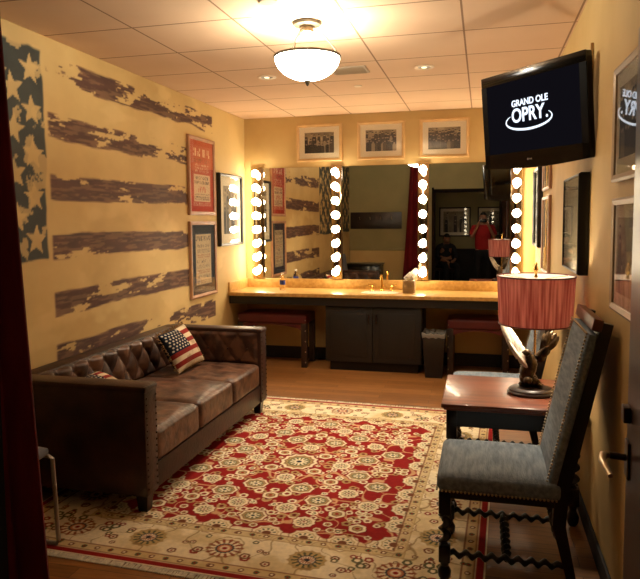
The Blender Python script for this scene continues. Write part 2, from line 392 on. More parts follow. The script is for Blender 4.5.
worn = sstep(fbm(Yg * 9, Zg * 9, 21, 5), .60, .66)
m = ins * (1 - sm * .95) * (1 - worn * .85)
tone = fbm(Yg * 8, Zg * 8, 23, 4)[..., None]; bc = np.array((40, 46, 44), float) * (.75 + .5 * tone); w = (m * .95)[..., None]
C = C * (1 - w) + bc * w
wl = sheet('wall_left', C, lambda U, V: (U * 0 + XL, YD + U * (YB - YD), V * ZC), 'paint_wall')
md = wl.modifiers.new('thick', 'SOLIDIFY'); md.thickness = .1; md.offset = -1; wl['kind'] = 'structure'

def board(name, x0, x1, y0, y1, h=.10): struct(name, MB().lo(x0, x1, y0, y1, 0, h, .004), 'base')
board('baseboard_left', XL, XL + .015, YD, YB); board('baseboard_back', XL + .015, XR - .015, YB - .015, YB, .14); board('baseboard_right', XR - .015, XR, YD + .1, YB)
board('baseboard_front', XL + .015, DX0 - .1, YD, YD + .015)
struct('trim_1', MB().lo(XL, DX0 - .1, YD, YD + .02, .97, 1.02, .005), 'hallwall')
struct('trim_4', MB().lo(XL + .016, DX0 - .1, YD, YD + .006, .1, .97), 'wall')
# doorway lining and casing
mb = MB(); mb.lo(DX0, DX0 + .03, YD - .13, YD + .01, 0, DZ); mb.lo(DX1 - .03, DX1, YD - .13, YD + .01, 0, DZ); mb.lo(DX0, DX1, YD - .13, YD + .01, DZ - .03, DZ)
for y0, y1 in ((YD, YD + .018), (YD - .138, YD - .12)):
    mb.lo(DX0 - .035, DX0 + .005, y0, y1, 0, DZ + .07); mb.lo(DX1 - .005, DX1 + .07, y0, y1, 0, DZ + .07); mb.lo(DX0 - .035, DX1 + .07, y0, y1, DZ - .005, DZ + .035)
struct('trim_2', mb, 'casing')
# hall behind the camera (seen in the mirror)
HZ = 2.5
struct('wall_hall_rear', MB().lo(-3.2, 2.0, -1.7, -1.6, 0, HZ), 'hallwall')
struct('wall_hall_left', MB().lo(-3.2, -3.1, -1.6, YD - .12, 0, HZ), 'hallwall')
struct('wall_hall_right', MB().lo(1.9, 2.0, -1.6, YD - .12, 0, HZ), 'hallwall')
struct('wall_hall_front', MB().lo(XR + T, 1.9, YD - .12, YD - .02, 0, HZ).lo(-3.1, XL - T, YD - .12, YD - .02, 0, HZ), 'hallwall')
struct('ceiling_hall', MB().lo(-3.2, 2.0, -1.7, YD - .12, HZ, HZ + .05), 'ceilwhite')
mb = MB(); mb.lo(-3.1, 1.9, -1.6, -1.58, 0, .84); mb.lo(-3.1, 1.9, -1.6, -1.56, .84, .90, .005)
for i in range(8): mb.lo(-3.0 + i * .62, -2.5 + i * .62, -1.58, -1.57, .14, .76, .004)
struct('trim_3', mb, 'base')

# door, swung open against the right wall
hx, hy, ex, ey = .352, YD + .02, .408, 1.975
ang = math.atan2(ey - hy, ex - hx); W = math.hypot(ex - hx, ey - hy)
door = bpy.data.objects.new('door_1', None); COL.objects.link(door); door.location = (hx, hy, 0); door.rotation_euler = (0, 0, ang); door['kind'] = 'structure'
MB().lo(0, W, -.045, 0, .01, 2.12, .002).build('door_leaf', 'door', door)
hz = .925
MB().lo(W - .075, W - .018, 0, .008, hz - .055, hz + .05, .003).lo(W - .07, W - .022, 0, .02, hz + .105, hz + .15, .004).build('escutcheon', 'handle', door)
hd = MB().cyl((W - .045, 0, hz), (W - .045, .062, hz + .004), .010, .009, 14).build('lever_spindle', 'handle', door)
MB().tube([(W - .045, .052, hz + .004), (W - .05, .066, hz + .004), (W - .075, .072, hz - .002), (W - .11, .066, hz - .010), (W - .15, .058, hz - .018)], [.010, .012, .011, .009, .007], 12).build('lever_handle', 'brass', door)
for z in (.25, 1.05, 1.9): MB().cyl((0, .006, z - .05), (0, .006, z + .05), .007).build('hinge', 'handle', door)

# ------------------------------------------------------------------ RUG
RW, RL = 2.46, 2.83
ns, nt_ = 500, 570
s1 = np.linspace(0, RW, ns); t1 = np.linspace(0, RL, nt_); S, Tt = np.meshgrid(s1, t1)
CR = (236, 220, 184); RD = (146, 30, 28); DR = (112, 20, 20); GR = (96, 92, 62); NV = (44, 44, 54); TN = (176, 146, 96); BR_ = (120, 72, 46)
C = np.zeros((nt_, ns, 3)) + np.array(CR, float)
C = mixc(C, (218, 196, 150), sstep(fbm(S * 7, Tt * 7, 5, 3), .45, .7))
e = np.minimum(np.minimum(S, RW - S), np.minimum(Tt, RL - Tt))           # distance to the rug's edge
def flower(C, x, y, R, n, pal, rot=0, el=1.0):
    x0 = max(0, int((x - R * 1.4) / RW * ns)); x1 = min(ns, int((x + R * 1.4) / RW * ns) + 2); y0 = max(0, int((y - R * 1.4) / RL * nt_)); y1 = min(nt_, int((y + R * 1.4) / RL * nt_) + 2)
    if x1 <= x0 or y1 <= y0: return
    s_, t_ = S[y0:y1, x0:x1] - x, (Tt[y0:y1, x0:x1] - y) / el; r = np.hypot(s_, t_) / R; th = np.arctan2(s_, t_) + rot
    rr = r * (1 + .13 * np.abs(np.sin(n * th / 2))); sub = C[y0:y1, x0:x1]
    for lim, c in pal:
        if lim < 0:        # petals
            sub = mixc(sub, c, (1 - sstep(rr, -lim - .04, -lim + .04)) * (np.cos(n * th) > .1))
        else: sub = mixc(sub, c, 1 - sstep(rr, lim - .05, lim + .05))
    C[y0:y1, x0:x1] = sub
big = [(1.08, DR), (1.0, CR), (.80, BR_), (.74, TN), (.60, GR), (.52, CR), (-.5, GR), (.26, CR), (.14, NV)]
big2 = [(1.08, DR), (1.0, CR), (.72, TN), (.66, CR), (-.6, GR), (.36, BR_), (.28, CR), (.12, DR)]
mid = [(1.1, DR), (1.0, CR), (.62, BR_), (.5, TN), (.25, RD)]
small = [(1.0, CR), (.5, BR_), (.3, RD)]
tiny = [(1.0, TN), (.45, DR)]
# field boundary: scalloped
B = .43
fld = np.minimum(np.minimum(S, RW - S), np.minimum(Tt, RL - Tt)) - B
scal = .030 * np.abs(np.sin(PI * (S + Tt) / .20)) + .012 * np.abs(np.sin(PI * (S - Tt) / .11))
C = mixc(C, RD, sstep(fld - scal, -.004, .008))
inside = sstep(fld - scal, .0, .01)
# vines in the field
for sd, sc_ in ((61, 5.0), (67, 7.5)):
    v = np.abs(fbm(np.abs(S - RW / 2) * sc_, np.abs(Tt - RL / 2) * sc_, sd, 2) - .5)
    C = mixc(C, (214, 172, 124), (1 - sstep(v, .014, .030)) * inside * .9)
def sym(C, x, y, R, n, pal, rot=0, el=1):
    for X in {round(x, 4), round(RW - x, 4)}:
        for Y in {round(y, 4), round(RL - y, 4)}: flower(C, X, Y, R, n, pal, rot, el)
rnd = random.Random(4)
cx0, cy0 = RW / 2, RL / 2
lat = []
for j in range(0, 8):
    for i in range(0, 5):
        x = cx0 - (i * .29 + (j % 2) * .145); yv = cy0 - j * .135
        if x > B + .1 and yv > B + .1: lat.append((x, yv, (i + 2 * j) % 3))
for _ in range(110):
    x, yv = rnd.uniform(B + .05, cx0), rnd.uniform(B + .05, cy0)
    sym(C, x, yv, rnd.uniform(.014, .030), 5, rnd.choice([small, tiny, mid, [(1, CR), (.55, GR), (.25, CR)]]), rnd.random())
for _q, (ax_, lim_, oth_) in enumerate(((0, cx0, B + .01), (1, cy0, B + .01))):
    for k_ in range(9):
        pz_ = B + .06 + k_ * .20
        if pz_ < lim_ + .05: sym(C, *( (pz_, oth_) if ax_ == 0 else (oth_, pz_)), .085, 10, [(1.05, BR_), (1.0, CR), (.78, TN), (.72, CR), (-.6, GR), (.4, CR), (.3, BR_)], .1)
for x, yv, k in lat:
    if rnd.random() < .9:
        for (a, b_) in ((.07, .05), (-.075, .045), (.02, -.07), (-.02, .08)):
            sym(C, x + a + rnd.uniform(-.02, .02), yv + b_ + rnd.uniform(-.02, .02), rnd.uniform(.018, .032), 5, small if rnd.random() < .6 else tiny, rnd.random())
for x, yv, k in lat: sym(C, x, yv, (.082, .064, .050)[k], (8, 10, 6)[k], (big, big2, mid)[k], .2, (.9, 1.0, 1.0)[k])
flower(C, cx0, cy0, .13, 12, big, 0, 1.1)
# border: guard lines, rosettes, little flowers
C = mixc(C, RD, (1 - sstep(e, .038, .044)) )
C = mixc(C, CR, (1 - sstep(e, .008, .010)))
for a, w_, c in ((.05, .005, BR_), (.105, .005, BR_), (.375, .004, TN), (.43, .005, BR_)):
    C = mixc(C, c, (1 - sstep(np.abs(e - a), w_ * .6, w_ * 1.3)) * .75)
C = mixc(C, (196, 160, 104), ((e > .052) & (e < .103)) * .55)
C = mixc(C, (198, 168, 116), ((e > .378) & (e < .428)) * .6)
per = [(x, 0) for x in np.arange(.1, RW / 2, .075)] + [(0, y_) for y_ in np.arange(.1, RL / 2, .075)]
for q, (x, y_) in enumerate(per):
    for dd, pal, R in ((.078, tiny, .016), (.403, tiny, .016)):
        if x: sym(C, x, dd, R, 5, [(1, BR_), (.5, CR)] if q % 2 else [(1, GR), (.4, RD)])
        else: sym(C, dd, y_, R, 5, [(1, BR_), (.5, CR)] if q % 2 else [(1, GR), (.4, RD)])
ros1 = [(1.0, (160, 112, 74)), (.92, CR), (-.95, (150, 84, 58)), (.58, CR), (.52, NV), (.42, (196, 120, 84)), (.28, CR), (.14, RD)]
ros2 = [(1.0, TN), (.9, (190, 160, 108)), (-.8, GR), (.5, NV), (.42, CR), (-.35, RD), (.15, NV)]
for q, x in enumerate([cx0 - .0, cx0 - .42, cx0 - .84]): sym(C, x, .24, .098, 14, ros1 if q % 2 == 0 else ros2, 0, .95)
for q, y_ in enumerate([cy0, cy0 - .40, cy0 - .80]): sym(C, .24, y_, .098, 14, ros2 if q % 2 == 0 else ros1)
for q in range(90):
    if q % 2: x, y_ = rnd.uniform(.13, cx0), rnd.uniform(.14, .36); ok = min(abs(x - c) for c in (cx0, cx0 - .42, cx0 - .84)) > .12
    else: x, y_ = rnd.uniform(.14, .36), rnd.uniform(.13, cy0); ok = min(abs(y_ - c) for c in (cy0, cy0 - .4, cy0 - .8)) > .12
    if ok: sym(C, x, y_, rnd.uniform(.014, .030), 5, rnd.choice([[(1, BR_), (.6, CR), (.3, RD)], [(1, GR), (.5, CR)], [(1, (150, 60, 46)), (.45, CR)]]), rnd.random())
vb = np.abs(fbm(np.abs(S - cx0) * 7, np.abs(Tt - cy0) * 7, 81, 2) - .5)
C = mixc(C, (140, 112, 72), (1 - sstep(vb, .008, .02)) * ((e > .11) & (e < .37)) * .7)
rug = thing('area_rug', 'red and cream floral oriental rug with fringed ends on the wooden floor', 'rug', (-1.165, 4.0, 0), -.035)
o = sheet('rug_pile', C, lambda U, V: ((U - .5) * RW, (V - .5) * RL, U * 0 + .008), 'paint_rug', rug)
mb = MB()
for sgn in (-1, 1):
    for i in range(300):
        x = (i / 299 - .5) * (RW - .01); dx = rnd.uniform(-.008, .008)
        mb.box((x + dx / 2, sgn * (RL / 2 + .018), .0045), (.0045, .045, .005), rot=(0, 0, -dx * 14))
f = mb.build('rug_fringe', 'fringe', rug, 0); f['kind'] = 'stuff'; f['label'] = 'ivory knotted fringe'
MB().lo(-RW / 2, RW / 2, -RL / 2, RL / 2, 0, .0075).build('rug_backing', 'fringe', rug, 0)

# ------------------------------------------------------------------ SOFA
so = thing('leather_sofa', 'dark brown tufted leather sofa with square arms below the painted flag', 'sofa', (-2.2, 4.07, .008))
off = (-2.2, 4.07, 0)
X0, X1, Y0, Y1, HT = -2.655, -1.745, 3.05, 5.05, .708
MB().lo(X0 + .02, X1 - .012, Y0 + .02, Y1 - .02, .10, .245, .008).build('base_rail', 'leather', so, off=off)
MB().lo(X0, X0 + .13, Y0, Y1, .10, HT, .02).build('back', 'leather', so, off=off)
for a, b_ in ((Y0, Y0 + .135), (Y1 - .135, Y1)):
    mb = MB().lo(X0 + .05, X1, a, b_, .10, HT - .02, .012); mb.lo(X0 + .05, X1 + .006, a - .004, b_ + .004, HT - .035, HT + .004, .014)
    arm = mb.build('arm', 'leather', so, off=off)
    nails(arm, [Vector((X1 + .001, yv, float(z))) - Vector(off) for z in np.arange(.14, HT - .05, .036) for yv in (a + .018, b_ - .018)], .006, 'handle')
def tuft(name, o3, du, dv, nrm, lu, lv, pu, pv, dep, parent, button=True, bx=None):
    nu, nv = int(lu / .009), int(lv / .009); U, V = np.meshgrid(np.linspace(0, lu, nu), np.linspace(0, lv, nv))
    A = U / pu + V / pv; B2 = U / pu - V / pv
    h = (np.abs(np.sin(PI * A / 1)) * np.abs(np.sin(PI * B2))) ** .45
    ed = np.minimum(np.minimum(U, lu - U), np.minimum(V, lv - V)); h = h * dep * sstep(ed, 0, .03) + sstep(ed, -.01, .03) * dep * .35
    P = np.array(o3)[None, None] + U[..., None] * np.array(du) + V[..., None] * np.array(dv) + h[..., None] * np.array(nrm)
    P = P - np.array(off)
    C0 = np.zeros(U.shape + (3,)) + np.array((96, 64, 46), float); C0 = mixc(C0, (56, 34, 25), sstep(fbm(U * 12, V * 12, 7, 4), .4, .65))
    ob = sheet(name, C0, lambda u, v: (P[..., 0], P[..., 1], P[..., 2]), 'leather_tuft', parent)
    if button:
        i = 0
        for i in range(0, int(2 * lu / pu) + 1):
            for j in range(0, int(2 * lv / pv) + 1):
                if (i + j) % 2: continue
                u, v = i * pu / 2, j * pv / 2
                if .03 < u < lu - .02 and .03 < v < lv - .03:
                    p = np.array(o3) + u * np.array(du) + v * np.array(dv) + (dep * .35 + .003) * np.array(nrm)
                    MB().ball(tuple(p), .011, (.8, .8, .8), 10).build('button', 'leather', ob, off=off)
M['leather_tuft'] = painted('tufted_leather', .4, bump=.2, bscale=60, spec=.45)
tuft('tufted_back_panel', (X0 + .13, Y0 + .135, .40), (0, 1, 0), (-.06, 0, 1), (1, 0, .06), Y1 - Y0 - .27, HT - .405, .172, .25, .045, so)
tuft('tufted_arm_panel', (X1 - .03, Y1 - .135, .42), (-1, 0, 0), (0, 0, 1), (0, -1, 0), .70, HT - .44, .172, .25, .018, so)
tuft('tufted_arm_panel', (X0 + .17, Y0 + .135, .42), (1, 0, 0), (0, 0, 1), (0, 1, 0), .70, HT - .44, .172, .25, .018, so)
for k in range(3):
    wY = (Y1 - Y0 - .27) / 3; c = Y0 + .135 + wY * (k + .5)
    cu = MB().cushion(((X0 + .16 + X1 - .008) / 2, c, .335), (X1 - .008 - X0 - .16, wY - .006, .185), .035, .022, 18, wr=.006, seed=k).build('seat_cushion', 'seatleather', so, 60, off=off)
for x in (X0 + .07, X1 - .055):
    for yv in (Y0 + .07, Y1 - .07):
        MB().rings([[(x + a * .026, yv + b_ * .026, 0) for a, b_ in ((-1, -1), (1, -1), (1, 1), (-1, 1))], [(x + a * .036, yv + b_ * .036, .105) for a, b_ in ((-1, -1), (1, -1), (1, 1), (-1, 1))]]).build('leg', 'blackwood', so, off=off)

# pillows
def flag_cols(n=160):
    v, u = np.meshgrid(np.linspace(0, 1, n), np.linspace(0, 1, n), indexing='ij')
    C = np.zeros((n, n, 3)) + np.array((222, 204, 170), float)
    k = np.floor((1 - v) * 9).astype(int); C = mixc(C, (142, 44, 38), (k % 2 == 1) * 1.0)
    can = (u < .55) & (v > 4 / 9); C = mixc(C, (34, 42, 58), can * 1.0)
    for i in range(6):
        for j in range(7):
            a, b_ = .05 + i * .088 + (j % 2) * .03, .50 + j * .073
            C = mixc(C, (220, 210, 190), (np.hypot(u - a, v - b_) < .021) & can)
    return mixc(C, (120, 90, 60), sstep(fbm(u * 6, v * 6, 9, 3), .5, .8) * .35)
def pillow(name, label, loc, rot, size, cat='pillow', group=None):
    p = thing(name, label, cat, loc); p.rotation_euler = rot
    def bulge(U, V, s):
        x, y = (U - .5) * 2, (V - .5) * 2
        h = ((1 - x ** 2) * (1 - y ** 2)).clip(0) ** .42 * .085; k = 1 - .05 * (1 - np.abs(x)) * np.abs(y) ** 2
        return (x * size / 2 * (1 - .06 * (1 - y ** 2)), -s * h, y * size / 2 * (1 - .06 * (1 - x ** 2)) + size / 2)
    C = flag_cols(); sheet('printed_front', C, lambda U, V: bulge(U, V, 1), 'paint_cloth', p)
    sheet('plain_back', np.zeros((40, 40, 3)) + np.array((44, 46, 56), float), lambda U, V: bulge(U, V, -1), 'paint_cloth', p)['label'] = 'plain dark back'
    mb = MB(); r = random.Random(5)
    for sd in range(4):
        for i in range(46):
            t = (i + r.random()) / 46 - .5; s_ = size * .48; L_ = r.uniform(.018, .034)
            a = {0: (t * size, s_), 1: (t * size, -s_), 2: (s_, t * size), 3: (-s_, t * size)}[sd]; k = 1 - .06 * (1 - (2 * t) ** 2); 
            px_, pz_ = (a[0], a[1] * k) if sd < 2 else (a[0] * k, a[1])
            d = {0: (0, 1), 1: (0, -1), 2: (1, 0), 3: (-1, 0)}[sd]; j = r.uniform(-.012, .012); q = r.uniform(-.012, .012)
            e1 = (px_ + d[0] * L_ + j * abs(d[1]), q, max(-size / 2 , pz_ + d[1] * L_ + j * abs(d[0])) + size / 2)
            mb.tube([(px_, 0, pz_ + size / 2), e1], [.0045, .003], 5)
    f = mb.build('yarn_fringe', 'tanfringe', p, 0); f['kind'] = 'stuff'; f['label'] = 'short tan yarn fringe'
    return p
pillow('throw_pillow', 'square flag-print pillow with tan fringe leaning at the far end of the sofa', (-2.19, 4.555, .468), (math.radians(-30), math.radians(-7), math.radians(80)), .335)
pillow('throw_pillow', 'flag-print pillow mostly hidden behind the near sofa arm', (-2.20, 3.58, .452), (math.radians(-64), math.radians(-4), math.radians(88)), .32)
for o in COL.objects:
    if o.name.startswith('throw_pillow') and o.parent is None: o['group'] = 'flag pillows on the sofa'

# ------------------------------------------------------------------ HIGH-BACK CHAIRS  (local: faces -x, seat centre at the origin)
def high_chair(label, loc, rz=0, fab='linen'):
    c = thing('upholstered_chair', label, 'chair', loc, rz, 'high-backed chairs along the right wall')
    xf, xb, yh = -.225, .235, .215
    MB().cushion((.0, 0, .445), (.52, .50, .085), .03, .022, 14).build('seat', fab, c, 60)
    NP = [(-.235 + i * .47 / 29, -.2485, .414) for i in range(30)]
    MB().lo(-.24, .235, -.235, .235, .375, .412, .005).build('seat_rail', 'blackwood', c)
    for s in (-1, 1):
        mb = MB().box((xf, s * yh, .355), (.052, .052, .10), .004); mb.twist((xf, s * yh, .305), (xf, s * yh, .155), .027, .06); mb.box((xf, s * yh, .12), (.05, .05, .075), .004)
        mb.lathe([(.02, 0), (.028, .015), (.03, .04), (.018, .062), (.022, .085)], (xf, s * yh, 0), 14)
        mb.build('leg', 'blackwood', c)
        # rear leg: raked below, leaning post above
        poly = [(.30, 0), (.335, 0), (.275, .30), (.285, .44), (.440, 1.16), (.396, 1.17), (.232, .46), (.222, .30)]
        MB().prism(poly, s * yh - .022, s * yh + .022).build('leg', 'blackwood', c)
        MB().box((0, s * yh, .115), (.40, .001, .001)).twist((xf, s * yh, .12), (.27, s * yh, .12), .021, .055).build('stretcher', 'blackwood', c)
    MB().twist((xf, -yh, .27), (xf, yh, .27), .021, .055).build('stretcher', 'blackwood', c)
    MB().twist((.04, -yh, .12), (.04, yh, .12), .021, .055).build('stretcher', 'blackwood', c)
    MB().twist((.25, -yh, .24), (.25, yh, .24), .021, .055).build('stretcher', 'blackwood', c)
    a = math.atan2(.16, .72)
    MB().cushion((.292, 0, .79), (.045, .475, .68), .018, 0, 10, rot=(0, a, 0)).build('backrest', fab, c, 60)
    MB().box((.318, 0, .79), (.020, .42, .68), .003, (0, a, 0)).build('back_panel', 'blackwood', c)
    MB().box((.380, 0, 1.158), (.040, .478, .050), .004, (0, a, 0)).build('crest_rail', 'crest', c)
    for i in range(44):
        t = i / 43; z = -.325 + t * .65
        for s in (-1, 1):
            p = Matrix.Rotation(a, 3, 'Y') @ Vector((-.0225, s * .222, z)); NP.append((p.x + .292, p.y, p.z + .80))
    for i in range(26):
        p = Matrix.Rotation(a, 3, 'Y') @ Vector((-.0225, -.22 + i * .44 / 25, .325)); NP.append((p.x + .292, p.y, p.z + .80))
    NP += [(-.2595, -.235 + i * .47 / 29, .414) for i in range(30)] + [(-.235 + i * .47 / 29, .2485, .414) for i in range(30)]
    nails(c, NP, .0056)
    return c
high_chair('blue-grey upholstered high-backed chair in front of the side table, nearest the camera', (.075, 3.02, .008))
ch2 = high_chair('blue-grey upholstered chair behind the side table, mostly hidden by it', (.06, 4.52, .008))

# ------------------------------------------------------------------ SIDE TABLE
tb = thing('side_table', 'reddish mahogany side table with black barley-twist legs between the two chairs', 'table', (.155, 3.745, .009))
x0, x1, y0, y1 = -.362, .368, -.335, .335
MB().lo(x0, x1, y0, y1, .592, .617, .007).lo(x0 + .012, x1 - .012, y0 + .012, y1 - .012, .58, .592, .004).build('tabletop', 'mahogany', tb)
MB().lo(x0 + .03, x1 - .03, y0 + .03, y0 + .05, .49, .58).lo(x0 + .03, x1 - .03, y1 - .05, y1 - .03, .49, .58).lo(x0 + .03, x0 + .05, y0 + .03, y1 - .03, .49, .58).lo(x1 - .05, x1 - .03, y0 + .03, y1 - .03, .49, .58).build('apron', 'blackwood', tb)
for x in (x0 + .055, x1 - .055):
    for yv in (y0 + .055, y1 - .055):
        mb = MB().box((x, yv, .50), (.056, .056, .16), .003).twist((x, yv, .42), (x, yv, .20), .029, .062).box((x, yv, .155), (.056, .056, .09), .003)
        mb.lathe([(.02, 0), (.03, .02), (.032, .05), (.018, .08), (.024, .11)], (x, yv, 0), 14).build('leg', 'blackwood', tb)
for a, b_ in (((x0 + .055, y0 + .055), (x1 - .055, y0 + .055)), ((x0 + .055, y1 - .055), (x1 - .055, y1 - .055)), ((x0 + .055, y0 + .055), (x0 + .055, y1 - .055)), ((x1 - .055, y0 + .055), (x1 - .055, y1 - .055))):
    MB().twist((*a, .155), (*b_, .155), .023, .058).build('stretcher', 'blackwood', tb)
MB().ball((x0 + .02, 0, .535), .010, (1, 1, 1), 10).build('drawer_knob', 'handle', tb)

# ------------------------------------------------------------------ LAMP
LX, LY, LZ = .288, 3.72, .627
lp = thing('table_lamp', 'table lamp with rose-brown drum shade over a bronze eagle on the side table', 'lamp', (LX, LY, LZ))
mb = MB().lathe([(.128, 0), (.130, .012), (.122, .020), (.122, .026), (.112, .034), (.100, .038), (0.001, .038)], (-.018, -.0, 0), 40, 1, .85)
mb.build('lamp_base', 'darkwood', lp)
# rocky perch and eagle
mb = MB(); r = random.Random(2)
for i in range(16):
    a = r.uniform(0, 6.28); d = r.uniform(.0, .055); mb.ball((-.03 + d * math.cos(a), d * math.sin(a) * .8, .045 + r.uniform(0, .04)), r.uniform(.018, .030), (1, 1, r.uniform(.7, 1.2)), 8, (r.random(), r.random(), 0))
mb.build('rock', 'bronze', lp)
eg = MB().tube([(-.050, 0, .07), (-.044, -.004, .10), (-.032, -.006, .14), (-.022, -.008, .175), (-.026, -.012, .205), (-.040, -.018, .222)], [.024, .036, .040, .036, .026, .020], 14)
eg.ball((-.044, -.014, .232), .020, (1.15, .9, .95), 12); eg.tube([(-.058, -.016, .234), (-.072, -.018, .232), (-.078, -.018, .222)], [.010, .006, .002], 8)
for s in (-1, 1): eg.tube([(-.04, s * .012, .10), (-.05, s * .018, .075), (-.055, s * .018, .060)], [.014, .008, .006], 8)
for k in range(5): eg.box((.005 + k * .004, (k - 2) * .012, .075 - k * .003), (.065, .014, .006), .002, (0, .6, (k - 2) * .15))
eagle = eg.build('eagle', 'bronze', lp)
def wing(arm, feathers, m, name='wing'):
    """arm: shoulder/elbow/wrist points; feathers: (root, tip, width) long blades fanned from the arm, overlapping like shingles"""
    mb = MB(); mb.tube(arm, [.024, .021, .015, .010][:len(arm)], 12, sq=.55)
    for k, (a, b_, wd) in enumerate(feathers):
        a, b_ = Vector(a), Vector(b_); d = (b_ - a).normalized(); u = d.cross(Vector((0, 1, 0))).normalized(); L_ = (b_ - a).length; rg = []; wd = wd * 1.5
        for q in range(11):
            t = q / 10; w_ = wd * (.75 + .35 * math.sin(PI * min(1, t * .9))) * math.sqrt(max(.02, 1 - max(0, (t - .72) / .28) ** 2))
            p = a + d * L_ * t + Vector((0, -.010 * math.sin(t * PI) + .003 * (k % 3), 0)) + u * .012 * t * t
            rg.append([p + u * w_ * math.cos(x) + Vector((0, 1, 0)) * .0042 * math.sin(x) for x in [2 * PI * z / 8 for z in range(8)]])
        mb.rings(rg)
    return mb.build(name, m, eagle)
w1 = wing([(-.045, -.02, .155), (-.078, -.025, .200), (-.112, -.02, .250), (-.140, -.01, .290)],
    [((-.128, -.02, .255), (-.172, .03, .388), .009), ((-.118, -.022, .245), (-.152, .03, .390), .009), ((-.108, -.024, .235), (-.132, .03, .374), .0095), ((-.098, -.026, .222), (-.113, .03, .352), .0095), ((-.088, -.027, .210), (-.096, .025, .326), .0095), ((-.078, -.028, .198), (-.080, .02, .300), .010), ((-.066, -.028, .185), (-.062, .015, .270), .011), ((-.052, -.026, .17), (-.044, .01, .240), .012), ((-.090, -.032, .20), (-.128, .0, .300), .012), ((-.068, -.034, .175), (-.094, .0, .262), .012)], 'pewter')
w1['label'] = 'raised wing with lamplight painted into its pale colour'
w2 = wing([(-.012, .0, .165), (.010, .0, .215), (.040, .0, .255), (.070, .0, .275)],
    [((.066, 0, .262), (.132, .0, .318), .0085), ((.060, 0, .262), (.120, .0, .338), .0085), ((.052, 0, .258), (.102, .0, .350), .0085), ((.042, 0, .250), (.080, .0, .350), .0085), ((.030, 0, .24), (.058, .0, .338), .0085), ((.03, 0, .23), (.125, .0, .292), .010), ((.02, 0, .21), (.085, .0, .250), .012), ((.01, 0, .19), (.058, .0, .212), .013)], 'bronze')
MB().cyl((.0, .035, .03), (.0, .035, .47), .006, n=12).build('lamp_rod', 'gold', lp)
MB().tube([(.0, .035, .44)] + [(.075 * math.sin(t), .035, .52 - .09 * math.cos(t)) for t in np.linspace(.2, PI - .15, 12)] + [(0, .035, .635)], .0022, 8).tube([(.0, .035, .44)] + [(-.075 * math.sin(t), .035, .52 - .09 * math.cos(t)) for t in np.linspace(.2, PI - .15, 12)] + [(0, .035, .635)], .0022, 8).build('harp', 'gold', lp)
MB().lathe([(.004, 0), (.011, .004), (.006, .02), (.010, .035), (.013, .05), (.006, .068), (.008, .078), (.001, .09)], (0, .035, .645), 14).build('finial', 'gold', lp)
sh = MB(); n = 64; r0, r1, za, zb = .196, .209, .388, .655
prof = [(r0, za), (r1, zb), (r1 - .003, zb), (r0 - .003, za)]
sh.rings([[(rr * math.cos(2 * PI * k / n), .035 + rr * math.sin(2 * PI * k / n), z) for k in range(n)] for rr, z in prof], closed=True)
shade = sh.build('lamp_shade', 'shade', lp)
MB().rings([[(rr * math.cos(2 * PI * k / n), .035 + rr * math.sin(2 * PI * k / n), z) for k in range(n)] for rr, z in ((r0 - .006, za + .004), (r1 - .006, zb - .002), (r1 - .0075, zb - .002), (r0 - .0075, za + .004))], closed=True).build('shade_lining', 'lining', shade)
for rr, z in ((r0, za), (r1, zb)): MB().tube([(rr * math.cos(2 * PI * k / 48), .035 + rr * math.sin(2 * PI * k / 48), z) for k in range(48)], .004, 8, closed=True).build('shade_trim', 'redvinyl', shade)
sb = MB()
for k in range(3): sb.cyl((0, .035, .632), ((r1 - .004) * math.cos(k * 2.094 + .5), .035 + (r1 - .004) * math.sin(k * 2.094 + .5), .652), .0018, n=6)
sb.build('shade_spider', 'gold', shade)
M['lampbulb'] = emissive('warm_bulb', (1, .72, .42), 60)
MB().ball((0, .035, .515), .028, (1, 1, 1.25), 14).cyl((0, .035, .46), (0, .035, .49), .013).build('bulb', 'lampbulb', lp)

# ------------------------------------------------------------------ COUNTER, CABINET, STOOLS, BIN
ct = thing('vanity_counter', 'long golden laminate counter with backsplash under the lit mirror', 'counter', ((XL + XR) / 2, 6.8, .775)); off = ((XL + XR) / 2, 6.8, .775)
MB().lo(XL + .001, XR - .001, 6.545, YB - .001, .788, .826, .004).build('countertop', 'counter', ct, off=off)
MB().lo(XL + .02, XR - .02, YB - .02, YB - .001, .826, .932, .003).build('backsplash', 'counter', ct, off=off)
MB().lo(XL + .001, XL + .02, 6.56, YB - .001, .826, .932, .003).build('side_splash', 'counter', ct, off=off)
MB().lo(XR - .02, XR - .001, 6.56, YB - .001, .826, .932, .003).build('side_splash', 'counter', ct, off=off)
MB().lo(XL + .01, XR - .01, 6.57, 6.60, .70, .788).build('apron', 'cabinet', ct, off=off)
cb = thing('sink_cabinet', 'dark wooden two-door cabinet under the middle of the counter', 'cabinet', (-1.11, 6.8, 0)); off = (-1.11, 6.8, 0)
MB().lo(-1.62, -.60, 6.62, YB - .02, .10, .70, .004).build('body', 'cabinet', cb, off=off)
MB().lo(-1.58, -.64, 6.67, YB - .04, 0, .10).build('plinth', 'base', cb, off=off)
for a, b_, kx in ((-1.612, -1.113, -1.15), (-1.107, -.608, -1.07)):
    d = MB().lo(a, b_, 6.60, 6.62, .11, .69, .003).lo(a + .06, b_ - .06, 6.594, 6.602, .17, .63, .003).build('door', 'cabinet', cb, off=off)
    MB().lo(kx - .006, kx + .006, 6.575, 6.60, .52, .62, .004).build('handle', 'handle', d, off=off)
fc = thing('faucet', 'polished gold sink faucet with two lever handles on the counter', 'faucet', (-1.06, 6.93, .826))
MB().lathe([(.022, 0), (.024, .01), (.014, .02), (.012, .09)], (0, 0, 0), 16).tube([(0, 0, .08), (0, 0, .15), (0, -.02, .18), (0, -.06, .185), (0, -.095, .165), (0, -.10, .14)], [.012, .011, .011, .010, .009, .009], 12).build('spout', 'gold', fc)
